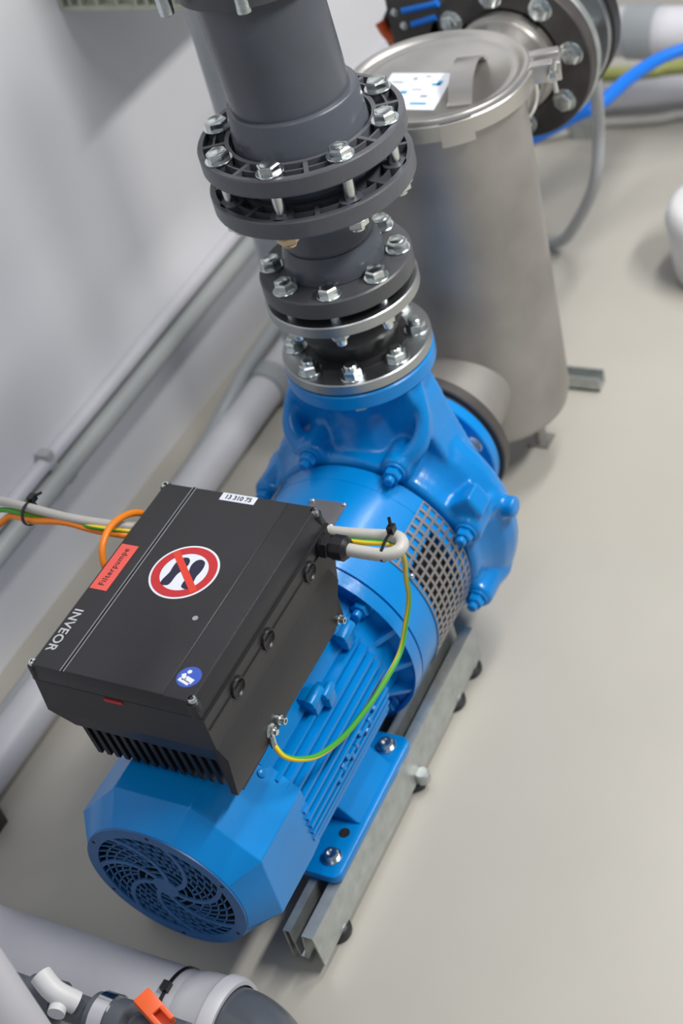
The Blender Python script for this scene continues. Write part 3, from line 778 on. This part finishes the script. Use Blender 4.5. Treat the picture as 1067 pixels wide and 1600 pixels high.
# ================================================================ INLET VALVE / FLANGES behind the strainer
iv = thing('inlet_valve', (0.66, 0, 0.24), 'dark flanged inlet valve with galvanised rings behind the strainer', 'valve')
def xring(x0, x1, r0, r1, mt, name, lbl=None):
    bm = NB(); ring(bm, 'X', (0, 0, ZU), r0, r1, x0, x1, 96, ch=0.002); return obj(name, bm, mt, iv, lbl)
fa = xring(0.598, 0.622, 0.085, 0.1320, 'darkflange', 'front_flange', 'dark grey bolted flange')
xring(0.6225, 0.637, 0.06, 0.1350, 'galv', 'galvanised_ring')
xring(0.637, 0.690, 0.05, 0.095, 'zinc', 'valve_body')
xring(0.690, 0.704, 0.06, 0.130, 'zinc', 'galvanised_ring')
xring(0.705, 0.735, 0.06, 0.134, 'rubber', 'rear_flange', 'black rear flange')
for k in range(8):
    y, z = -math.cos(R(7.5 + 45 * k)), math.sin(R(7.5 + 45 * k)); y, z = y * 0.104, z * 0.104 + ZU
    b = add_bolt(fa, 'X', (0, y, z), 0.598, -1, 0.0150, 0.010, rot=k)
    bm = NB(); cyl(bm, 'X', (0, y, z), 0.0085, 0.636, 0.692, 14); hexhead(bm, 'X', (0, y, z), 0.640, 0.012, 0.014, 0, 1); obj('shank', bm, 'bolt', b)
bm = NB(); cyl(bm, 'X', (0, 0, ZU), 0.075, 0.735, 1.30, 40); obj('pipe', bm, 'greypipe', iv)
# valve lever box left of the flange with orange tip
va = thing('valve_actuator', (0.66, 0.2, 0.33), 'dark grey valve actuator with an orange stop and blue ties', 'actuator')
bm = NB(); extrude(bm, [(0.130, 0.30), (0.205, 0.33), (0.232, 0.400), (0.185, 0.470), (0.16, 0.60), (0.10, 0.60)], 'X', 0.635, 0.70); bevel(bm, 0.006); obj('actuator_body', bm, 'darkflange', va)
bm = NB(); tube(bm, [(0.630, 0.222, 0.415), (0.628, 0.212, 0.396), (0.626, 0.197, 0.385)], 0.009, 14, 4); obj('stop', bm, 'handle', va, 'orange red stop')
for y, z, L in ((0.150, 0.452, 0.05), (0.138, 0.430, 0.032)):
    bm = NB(); tube(bm, [(0.600, y + 0.012, z - 0.004), (0.600, y - L, z + 0.008)], 0.0058, 12, 0); obj('tie', bm, 'bluehose', va, 'bright blue tie')
    bm = NB(); bmesh.ops.create_uvsphere(bm, u_segments=16, v_segments=10, radius=0.0105)
    for v in bm.verts: v.co = v.co + Vector((0.606, y + 0.026, z - 0.006))
    obj('knob', bm, 'bolt', va)
bm = NB(); box(bm, (0.598, 0.10, 0.36), (0.634, 0.19, 0.50)); bevel(bm, 0.006); obj('valve_neck', bm, 'darkflange', va)

# hoses and pipes in the right background
bm = NB(); tube(bm, [(0.76, -0.085, 0.36), (0.775, -0.065, 0.30), (0.80, -0.055, 0.22), (0.864, -0.026, 0.10), (0.862, -0.010, 0.0), (0.885, 0.040, -0.10), (0.918, 0.105, -0.180), (0.98, 0.20, F + 0.012)], 0.011, 16)
tag(obj('hose', bm, 'clearhose'), 'cloudy clear hose hanging from the black flange to the floor', 'hose')
bm = NB(); tube(bm, [(0.78, 0.33, F + 0.018), (0.80, 0.27, F + 0.05), (0.84, 0.17, 0.03), (0.91, 0.055, 0.085), (0.945, 0.0, 0.10), (1.04, -0.034, 0.105), (1.12, -0.080, 0.105), (1.19, -0.17, 0.10), (1.25, -0.35, 0.10)], 0.014, 14, rfun=lambda q: 0.016 - 0.006 * q)
tag(obj('hose', bm, 'bluehose'), 'bright blue hose crossing behind the clear hose', 'hose')
t = thing('background_pipe', (1.35, -0.25, -0.04), 'thick pale grey pipe crossing the background beyond the valve', 'pipe')
bm = NB(); cyl(bm, 'Y', (1.35, 0, 0.030), 0.049, -1.2, 0.30, 40); obj('pipe', bm, 'greypipe', t)
bm = NB(); ring(bm, 'Y', (1.35, 0, 0.030), 0.045, 0.054, 0.02, 0.08, 40); obj('socket', bm, 'lightpvc', t)
for y in (-0.9, 0.2): 
    bm = NB(); box(bm, (1.33, y - 0.02, F), (1.37, y + 0.02, -0.015)); obj('leg', bm, 'galv', t)
bm = NB(); tube(bm, [(1.36, 0.60, F + 0.033), (1.40, 0.30, F + 0.036), (1.43, 0.155, -0.160), (1.443, 0.089, -0.158), (1.462, 0.016, -0.158), (1.50, -0.15, F + 0.04), (1.55, -0.6, F + 0.031)], 0.030, 20)
tag(obj('background_hose', bm, 'greypipe'), 'soft light grey hose on the floor under the blue hose', 'hose')
bm = NB(); tube(bm, [(1.22, 0.50, F + 0.010), (1.338, 0.2415, -0.194), (1.380, 0.180, -0.194), (1.392, 0.115, -0.194), (1.405, 0.050, -0.194), (1.425, 0.0, -0.194), (1.45, -0.2, F + 0.010)], 0.010, 14)
tag(obj('cable', bm, 'cable'), 'thin light grey cable curving on the floor in the right background', 'cable')
bm = NB(); tube(bm, [(1.56, 0.5, F + 0.014), (1.588, 0.208, -0.19), (1.601, 0.125, -0.19), (1.625, 0.0645, -0.19), (1.68, -0.3, F + 0.014)], 0.014, 14)  # tube placed for an olive patch among the background pipes
tag(obj('hose', bm, 'olive'), 'olive green tube glimpsed under the thick background pipe', 'hose')
t = thing('plastic_canister', (0.905, -0.229, F), 'white round plastic canister standing on the open floor', 'canister')
bm = NB(); lathe(bm, [(F, 0.0), (F, 0.085), (F + 0.010, 0.098), (F + 0.12, 0.108), (F + 0.145, 0.100), (F + 0.155, 0.085), (F + 0.155, 0.0)], 'Z', (0.905, -0.229, 0), 48); obj('canister_shell', bm, 'white', t, sharp=60)

# ================================================================ INVERTER
inv = thing('frequency_inverter', (-0.47, 0, 0.145), 'matt black frequency inverter box with round no stepping sign on the blue motor', 'inverter')
def hexa(bm, lo, hi, dz=None):
    """lo/hi = (x0,x1,y0,y1,z) bottom and top rectangles"""
    def q(r): x0, x1, y0, y1, z = r; return [bm.verts.new(p) for p in ((x0, y0, z), (x1, y0, z), (x1, y1, z), (x0, y1, z))]
    A, B = q(lo), q(hi)
    bm.faces.new(A[::-1]); bm.faces.new(B)
    for k in range(4): bm.faces.new((A[k], A[(k + 1) % 4], B[(k + 1) % 4], B[k]))
bm = NB()
hexa(bm, (-0.6235, -0.3190, -0.1090, 0.1145, 0.2745), (-0.6215, -0.3205, -0.1020, 0.1075, 0.2990))
bevel(bm, 0.0022, 2); cv = obj('cover', bm, 'black', inv)
# recessed notch strip + raised middle panel
bm = NB()
hexa(bm, (-0.6215, -0.3230, -0.0660, 0.0620, 0.2985), (-0.6205, -0.3235, -0.0655, 0.0615, 0.3002)); bevel(bm, 0.0006, 1); mp = obj('cover_panel', bm, 'black', cv)
bm = NB(); box(bm, (-0.6210, -0.3215, 0.0622), (-0.3215, 0.0660, 0.2985)) if False else box(bm, (-0.6212, 0.0622, 0.2984), (-0.3208, 0.0662, 0.2993)); obj('groove', bm, 'darkhole', cv)
for y in (0.0618, 0.0668):
    bm = NB(); box(bm, (-0.6212, y - 0.0004, 0.2985), (-0.3208, y + 0.0004, 0.3005 if y < 0.064 else 0.2998)); obj('trim_line', bm, 'line', cv, 'thin silver line')
# base body with chamfers
bm = NB()
hexa(bm, (-0.6205, -0.3250, -0.1085, 0.1180, 0.2180), (-0.6215, -0.3210, -0.1080, 0.1130, 0.2735))
hexa(bm, (-0.6130, -0.3300, -0.1070, 0.0960, 0.1890), (-0.6205, -0.3250, -0.1085, 0.1180, 0.2180))
bd = obj('housing', bm, 'black', inv)
# side skirt, with bend
bm = NB(); extrude(bm, [(-0.1035, 0.2700), (-0.1085, 0.2700), (-0.1060, 0.2250), (-0.1170, 0.2040), (-0.1145, 0.1480), (-0.1060, 0.1480)], 'X', -0.6195, -0.3420); 
for v in bm.verts:
    if v.co.x > -0.4 and v.co.z < 0.16: v.co.x = -0.372
    if v.co.x < -0.6 and v.co.z < 0.16: v.co.x = -0.6235
obj('side_skirt', bm, 'black', inv)
bm = NB(); extrude(bm, [(0.1065, 0.2700), (0.1130, 0.2700), (0.1135, 0.2060), (0.1125, 0.1700), (0.1060, 0.1700)], 'X', -0.55, -0.3420); obj('side_skirt', bm, 'black', inv)
# lip line
bm = NB(); box(bm, (-0.6222, -0.111, 0.2728), (-0.3205, 0.1135, 0.2748)); obj('cover_gasket', bm, 'darkhole', inv)
# cooling fins
ys = [0.0875 - 0.0128 * k for k in range(16)]
for k, y in enumerate(ys):
    bm = NB(); vs = [(-0.6110, 0.196), (-0.34, 0.196), (-0.34, 0.140), (-0.606, 0.1330)]
    A = [bm.verts.new((x, y - 0.0030, z)) for x, z in vs]; B = [bm.verts.new((x, y + 0.0030, z)) for x, z in vs]
    bm.faces.new(A); bm.faces.new(B[::-1])
    for i in range(4): bm.faces.new((A[i], A[(i + 1) % 4], B[(i + 1) % 4], B[i]))
    obj('cooling_fin', bm, 'fin', bd)
bm = NB(); box(bm, (-0.545, -0.095, 0.178), (-0.34, 0.088, 0.196)); box(bm, (-0.52, -0.05, 0.1495), (-0.35, 0.05, 0.18)); obj('heat_sink_base', bm, 'fin', bd)
# corner screws
for x, y in ((-0.6165, 0.1080), (-0.6165, -0.1000), (-0.3225, 0.1070), (-0.3265, -0.1010)):
    bm = NB(); lathe(bm, [(0.288, 0), (0.288, 0.0052), (0.2975, 0.0052), (0.2990, 0.0040), (0.2990, 0.0024), (0.2960, 0.0022), (0.2960, 0)], 'Z', (x, y, 0), 18); obj('screw', bm, 'bolt', cv)
    bm = NB(); cyl(bm, 'Z', (x, y, 0), 0.0075, 0.275, 0.2935, 20); obj('screw_collar', bm, 'black', cv)
# blind plugs in the side
for x in (-0.3790, -0.4855, -0.5570):
    bm = NB(); lathe(bm, [(-0.1075, 0.0), (-0.1085, 0.0085), (-0.1095, 0.0098), (-0.1118, 0.0108), (-0.1118, 0.0120), (-0.1100, 0.0128), (-0.1070, 0.0128)], 'Y', (x, 0, 0.2515), 28); obj('blind_plug', bm, 'blackplastic', inv)
# side seam
bm = NB(); box(bm, (-0.6195, -0.1095, 0.2525), (-0.3420, -0.1080, 0.2533)); obj('seam', bm, 'darkhole', bd)
# cable gland
bm = NB(); G = (-0.3430, 0, 0.2610)
lathe(bm, [(-0.112, 0), (-0.112, 0.0150), (-0.1160, 0.0150), (-0.1160, 0.0)], 'Y', G, 28)
lathe(bm, [(-0.116, 0), (-0.116, 0.0165), (-0.1225, 0.0165), (-0.1235, 0.0150), (-0.1235, 0)], 'Y', G, 6, rot=0.3)
lathe(bm, [(-0.1235, 0), (-0.1235, 0.0130), (-0.126, 0.0130), (-0.1265, 0.0152), (-0.141, 0.0152), (-0.1440, 0.0125), (-0.1455, 0.0110), (-0.1455, 0.0)], 'Y', G, 10, rot=0.1)
obj('cable_gland', bm, 'blackplastic', inv)
# screws/studs on the skirt
for x, z, r, L, mt in ((-0.5225, 0.1590, 0.0060, 0.013, 'bolt'), (-0.3645, 0.1590, 0.0060, 0.013, 'bolt'), (-0.4215, 0.1545, 0.0036, 0.0015, 'bolt'), (-0.5690, 0.1530, 0.0036, 0.0015, 'bolt')):
    bm = NB()
    lathe(bm, [(-0.1125, 0), (-0.1125, r), (-0.1125 - L * 0.5, r), (-0.1125 - L * 0.5, r * 0.72), (-0.1125 - L, r * 0.72), (-0.1125 - L, r * 0.4), (-0.1125 - L * 0.7, r * 0.35), (-0.1125 - L * 0.7, 0)], 'Y', (x, 0, z), 14)
    obj('stud', bm, mt, inv)
bm = NB(); cyl(bm, 'Y', (-0.5430, 0, 0.1745), 0.0058, -0.1138, -0.1125, 20); e = obj('earth_mark', bm, 'zinc', inv, 'round silver earth mark')
# stickers on the cover
ZT = 0.3002
def disc(c, r0, r1, z, mt, name, par, lbl=None, n=64):
    bm = NB()
    if r0 > 0: ring(bm, 'Z', (c[0], c[1], 0), r0, r1, z, z + 0.0002, n)
    else: cyl(bm, 'Z', (c[0], c[1], 0), r1, z, z + 0.0002, n)
    return obj(name, bm, mt, par, lbl)
SC = (-0.4540, 0.0027)
sg = disc(SC, 0, 0.0418, ZT, 'sticker', 'no_stepping_sign', inv, 'round prohibition sticker with crossed out shoe prints')
disc(SC, 0.0288, 0.0392, ZT + 0.0002, 'red', 'red_ring', sg)
def shoe(cx, cy, ang, s, name, par, mir=1):
    pts = []
    prof = [(0.0, -0.0240), (0.0055, -0.0215), (0.0066, -0.016), (0.0058, -0.009), (0.0058, -0.002), (0.0085, 0.008), (0.0088, 0.015), (0.0060, 0.0215), (0.0005, 0.0240), (-0.0060, 0.0205), (-0.0080, 0.012), (-0.0072, 0.004), (-0.0056, -0.003), (-0.0060, -0.011), (-0.0064, -0.017), (-0.0048, -0.0225)]
    P = spline([(x * mir, y, 0) for x, y in prof + prof[:1]], 5)[:-1]
    c, s_ = math.cos(ang), math.sin(ang)
    bm = NB(); z = ZT + 0.0002
    poly = [(cx + (p.x * c - p.y * s_) * s, cy + (p.x * s_ + p.y * c) * s) for p in P]
    A = [bm.verts.new((u, v, z)) for u, v in poly]; B = [bm.verts.new((u, v, z + 0.0002)) for u, v in poly]
    bm.faces.new(A[::-1]); bm.faces.new(B)
    for k in range(len(A)): bm.faces.new((A[k], A[(k + 1) % len(A)], B[(k + 1) % len(B)], B[k]))
    obj(name, bm, 'navy', par)
shoe(-0.4555, 0.0140, R(-90 - 8), 0.97, 'shoe_print', sg, 1)
shoe(-0.4550, -0.0100, R(-90 + 4), 0.97, 'shoe_print', sg, -1)
bm = NB(); a, b = Vector((-0.4265, 0.0295, 0)), Vector((-0.4795, -0.0247, 0)); d = (b - a).normalized(); nrm = Vector((-d.y, d.x, 0)) * 0.0042
poly = [a + nrm, b + nrm, b - nrm, a - nrm]; A = [bm.verts.new(p + Vector((0, 0, ZT + 0.0004))) for p in poly]; B = [bm.verts.new(p + Vector((0, 0, ZT + 0.0006))) for p in poly]
bm.faces.new(A[::-1]); bm.faces.new(B)
for k in range(4): bm.faces.new((A[k], A[(k + 1) % 4], B[(k + 1) % 4], B[k]))
obj('red_bar', bm, 'redbar', sg)
bs = disc((-0.5915, -0.0827), 0, 0.0140, 0.2991, 'signblue', 'read_manual_sign', inv, 'small blue round read the manual sticker', 40)
bm = NB(); cyl(bm, 'Z', (-0.5850, -0.0800, 0), 0.0026, 0.2993, 0.2995, 18)
for c0, w, h, an in (((-0.5925, -0.0770), 0.0085, 0.0050, 0.5), ((-0.5955, -0.0850), 0.0065, 0.0110, -0.3), ((-0.5985, -0.0800), 0.0045, 0.0150, -0.3)):
    box(bm, (c0[0] - w / 2, c0[1] - h / 2, 0.2993), (c0[0] + w / 2, c0[1] + h / 2, 0.2995), Matrix.Rotation(an, 3, 'Z'))
obj('reader_symbol', bm, 'sticker', bs)
disc((-0.5148, -0.0468), 0, 0.0034, ZT, 'line', 'cover_dot', inv, None, 24)
ZS = 0.2991
def sticker(c, dx, dy, w, h, mt, name, par, lbl=None, z=ZS):
    bm = NB(); c = Vector((c[0], c[1], z)); dx = Vector(dx).normalized(); dy = Vector(dy).normalized()
    vs = [c + dx * a * w / 2 + dy * b * h / 2 for a, b in ((-1, -1), (1, -1), (1, 1), (-1, 1))]
    A = [bm.verts.new(v) for v in vs]; B = [bm.verts.new(v + Vector((0, 0, 0.0003))) for v in vs]
    bm.faces.new(A[::-1]); bm.faces.new(B)
    for k in range(4): bm.faces.new((A[k], A[(k + 1) % 4], B[(k + 1) % 4], B[k]))
    return obj(name, bm, mt, par, lbl)
s1 = sticker((-0.4652, 0.0927), (1, 0, 0), (0, 1, 0), 0.0735, 0.0235, 'salmon', 'name_label', inv, 'salmon red label reading Filterpumpe')
text_mesh('lettering', 'Filterpumpe', 0.0108, 'ink', s1, (-0.4652, 0.0927, ZS + 0.0004), (1, 0, 0), (0, 1, 0), 0.0001, 0.0001, 1.0, 1.15)
dn = Vector((-0.0100, -0.0462, 0)) ; dn = Vector((0.02, -1, 0))
s2 = sticker((-0.3290, -0.0012), (0.0, -1, 0), (1, 0.0, 0), 0.0475, 0.0125, 'sticker', 'number_label', inv, 'small white label with black number', ZT)
text_mesh('lettering', '13 310 75', 0.0098, 'ink', s2, (-0.3292, -0.0012, ZT + 0.0004), (0, -1, 0), (1, 0, 0), 0.0001, 0.00025, 0.92)
text_mesh('maker_lettering', 'INVEOR', 0.0165, 'letter', inv, (-0.5662, 0.0972, ZS + 0.0001), (-1, 0, 0), (0, -1, 0), 0.0001, 0.0003, 1.06, 1.05)
bm = NB(); box(bm, (-0.6232, -0.0040, 0.2655), (-0.6215, 0.0190, 0.2695)); obj('red_mark', bm, 'red', inv, 'small red mark on the front edge')

# ================================================================ CABLES
# motor cable: gland -> U-turn -> back behind the inverter
bm = NB(); tube(bm, [(-0.343, -0.140, 0.2605), (-0.343, -0.165, 0.2600), (-0.342, -0.190, 0.2610), (-0.334, -0.2035, 0.2620), (-0.322, -0.2040, 0.2620), (-0.312, -0.1930, 0.2610), (-0.311, -0.170, 0.2575), (-0.311, -0.130, 0.2520), (-0.309, -0.090, 0.2470), (-0.303, -0.04, 0.240), (-0.303, 0.03, 0.235), (-0.303, 0.09, 0.225), (-0.303, 0.11, 0.19), (-0.31, 0.125, 0.15)], 0.0078, 16)
tag(obj('power_cable', bm, 'cable'), 'thick grey cable looping out of the black gland on the inverter', 'cable')
bm = NB(); tube(bm, [(-0.348, 0.124, 0.235), (-0.360, 0.126, 0.258), (-0.3830, 0.132, 0.279), (-0.3981, 0.165, 0.2935), (-0.409, 0.20, 0.3060), (-0.4105, 0.25, 0.3130), (-0.4047, 0.30, 0.3085), (-0.40, 0.36, 0.295), (-0.40, 0.44, 0.27)], 0.0056, 16)
tag(obj('supply_cable', bm, 'cable'), 'grey cable running from the inverter side towards the wall above the orange one', 'cable')
# its tie
bm = NB(); ring(bm, 'Y', (-0.3265, 0, 0.2605), 0.0160, 0.0175, -0.1905, -0.1870, 24); 
for v in bm.verts: v.co.x = -0.3265 + (v.co.x + 0.3265) * 1.35; v.co.z = 0.2600 + (v.co.z - 0.2605) * 0.75
box(bm, (-0.318, -0.193, 0.270), (-0.308, -0.185, 0.279)); tube(bm, [(-0.313, -0.189, 0.276), (-0.309, -0.187, 0.288)], 0.002, 8, 0)
tag(obj('cable_tie', bm, 'blackplastic'), 'black cable tie around the loop of the grey cable at the gland', 'cable tie')
# earth wire
W = [(-0.300, -0.05, 0.242), (-0.322, -0.110, 0.2520), (-0.325, -0.150, 0.2565), (-0.320, -0.183, 0.2560), (-0.3060, -0.187, 0.234), (-0.2930, -0.182, 0.2050), (-0.2850, -0.172, 0.165), (-0.2800, -0.165, 0.122), (-0.2950, -0.160, 0.088), (-0.3240, -0.158, 0.0620), (-0.3900, -0.158, 0.064), (-0.4300, -0.156, 0.0690), (-0.4700, -0.154, 0.078), (-0.5150, -0.150, 0.0985), (-0.5380, -0.141, 0.115), (-0.5500, -0.130, 0.1320), (-0.5475, -0.119, 0.1460)]
bm = NB(); tube(bm, W, 0.0034, 16, 10, stripe=9)
ew = obj('earth_wire', bm, ['peyellow', 'pegreen']); tag(ew, 'green and yellow earth wire hanging in an arc beside the motor', 'wire')
bm = NB(); cyl(bm, 'Y', (-0.5405, 0, 0.1605), 0.0088, -0.1160, -0.1135, 24); tube(bm, [(-0.5420, -0.1155, 0.156), (-0.5465, -0.118, 0.1475), (-0.5480, -0.1200, 0.1430)], 0.0042, 12, 3)
hexhead(bm, 'Y', (-0.5405, 0, 0.1605), -0.1160, 0.005, 0.0066, 0, -1); cyl(bm, 'Y', (-0.5405, 0, 0.1605), 0.0036, -0.1245, -0.120, 14)
obj('wire_lug', bm, 'bolt', ew, 'silver ring lug with nut')
# orange cables on the wall side
bm = NB(); tube(bm, [(-0.368, 0.124, 0.228), (-0.378, 0.126, 0.252), (-0.392, 0.130, 0.272), (-0.4030, 0.165, 0.2845), (-0.4127, 0.20, 0.3005), (-0.4180, 0.245, 0.2990), (-0.4131, 0.28, 0.2953), (-0.4201, 0.30, 0.2848), (-0.432, 0.335, 0.262), (-0.46, 0.40, 0.22)], 0.0044, 14)
tag(obj('signal_cable', bm, 'orange'), 'orange cable running with the grey cable towards the wall', 'cable')
bm = NB(); tube(bm, [(-0.350, 0.112, 0.250), (-0.352, 0.120, 0.266), (-0.363, 0.127, 0.284), (-0.385, 0.130, 0.298), (-0.412, 0.130, 0.305), (-0.436, 0.127, 0.301), (-0.449, 0.124, 0.287), (-0.453, 0.120, 0.272), (-0.452, 0.112, 0.258)], 0.0042, 14)
tag(obj('signal_cable', bm, 'orange'), 'short orange cable looped against the side of the inverter', 'cable')
bm = NB(); tube(bm, [(-0.355, 0.1245, 0.232), (-0.370, 0.125, 0.256), (-0.3880, 0.130, 0.2765), (-0.4040, 0.165, 0.2915), (-0.4060, 0.20, 0.2965), (-0.4120, 0.235, 0.3000), (-0.4140, 0.265, 0.3045), (-0.4112, 0.300, 0.2995), (-0.42, 0.35, 0.285), (-0.44, 0.42, 0.25)], 0.0034, 14, 10, stripe=9)
tag(obj('earth_wire', bm, ['peyellow', 'pegreen']), 'green and yellow wire bundled with the cables at the wall side', 'wire')
bm = NB(); ring(bm, 'Y', (-0.4125, 0, 0.3045), 0.0135, 0.0152, 0.2480, 0.2515, 24)
box(bm, (-0.404, 0.246, 0.313), (-0.394, 0.254, 0.322)); tube(bm, [(-0.399, 0.25, 0.319), (-0.392, 0.238, 0.323)], 0.0018, 8, 0)
tag(obj('cable_tie', bm, 'blackplastic'), 'black cable tie around the bundle of cables by the wall', 'cable tie')

# ================================================================ NEAR PIPES (bottom left)
np_ = thing('near_drain_pipe', (-0.755, 0.2, F), 'thick light grey drain pipe lying across the floor before the fan cover', 'pipe')
XN, ZN, RN = -0.755, F + 0.055, 0.055
bm = NB(); cyl(bm, 'Y', (XN, 0, ZN), RN, -0.06, 0.60, 64); obj('pipe', bm, 'greypipe', np_)
bm = NB(); lathe(bm, [(-0.088, 0.056), (-0.088, 0.0610), (-0.082, 0.0640), (-0.070, 0.0640), (-0.064, 0.0600), (-0.043, 0.0593), (-0.036, 0.0585), (-0.028, 0.0560), (-0.024, 0.0545)], 'Y', (XN, 0, ZN), 64)
obj('pipe_socket', bm, 'greypipe', np_)
bm = NB(); pth = [(XN, -0.05, ZN)]
for k in range(9):
    a = R(90 * k / 8); pth.append((XN - 0.085 * (1 - math.cos(a)), -0.088 - 0.085 * math.sin(a), ZN))
pth.append((XN - 0.20, -0.173, ZN))
tube(bm, pth, 0.054, 40, 3); obj('elbow', bm, 'pvc', np_, 'dark grey elbow')
bm = NB(); ring(bm, 'Y', (XN, 0, ZN), 0.0552, 0.0568, -0.0140, -0.0095, 64)
bx = Vector((XN, -0.0118, ZN)) + Vector((0.05, 0, 0.98)).normalized() * 0.058
box(bm, (bx.x - 0.006, bx.y - 0.005, bx.z - 0.003), (bx.x + 0.006, bx.y + 0.005, bx.z + 0.005)); obj('cable_tie', bm, 'blackplastic', np_, 'black cable tie')
# upright blurred pipe
bm = NB(); cyl(bm, 'Z', (-0.945, -0.015, 0), 0.040, F, 0.60, 48)
tag(obj('upright_pipe', bm, 'greypipe'), 'pale grey upright pipe closest to the viewer at the corner', 'pipe')
bv = thing('ball_valve', (-0.83, 0.0, -0.02), 'dark grey ball valve with orange handle and white lever', 'valve')
bm = NB(); lathe(bm, [(0.13, 0), (0.13, 0.016), (0.085, 0.016), (0.085, 0.022), (0.045, 0.024), (0.040, 0.017), (0.0, 0.017), (-0.004, 0.027), (-0.050, 0.029), (-0.056, 0.020), (-0.085, 0.020), (-0.088, 0.026), (-0.118, 0.026), (-0.122, 0.016), (-0.20, 0.016), (-0.20, 0)], 'Y', (-0.845, 0, -0.005), 40); obj('valve_body', bm, 'pvc', bv)
bm = NB(); lathe(bm, [(-0.012, 0.0275), (-0.012, 0.0300), (-0.030, 0.0305), (-0.030, 0.0275)], 'Y', (-0.845, 0, -0.005), 40); obj('union_ring', bm, 'chrome', bv)
bm = NB(); cyl(bm, 'Z', (-0.832, -0.085, 0), 0.008, 0.0, 0.026, 16); obj('stem', bm, 'pvc', bv)
bm = NB(); hm = Matrix.Rotation(R(-22), 3, 'Z') @ Matrix.Rotation(R(14), 3, 'X'); hp = (-0.832, -0.088, 0.031)
box(bm, (-0.843, -0.110, 0.022), (-0.822, -0.066, 0.028), hm, hp); box(bm, (-0.843, -0.110, 0.0275), (-0.837, -0.066, 0.040), hm, hp); box(bm, (-0.828, -0.110, 0.0275), (-0.822, -0.066, 0.040), hm, hp); box(bm, (-0.843, -0.092, 0.034), (-0.822, -0.066, 0.0405), hm, hp); bevel(bm, 0.0015, 2); obj('valve_handle', bm, 'handle', bv, 'bright orange handle')
bm = NB(); tube(bm, [(-0.845, 0.015, 0.012), (-0.848, 0.036, 0.030), (-0.840, 0.056, 0.040)], 0.013, 16, 4); tube(bm, [(-0.850, 0.030, 0.020), (-0.868, 0.024, 0.022)], 0.010, 14, 0); obj('lever', bm, 'white', bv, 'white lever')
for y0 in (0.10,):
    bm = NB(); tube(bm, [(-0.845, 0.10, -0.005), (-0.88, 0.09, -0.02), (-0.93, 0.03, -0.03)], 0.015, 16, 6); obj('branch', bm, 'lightpvc', bv)
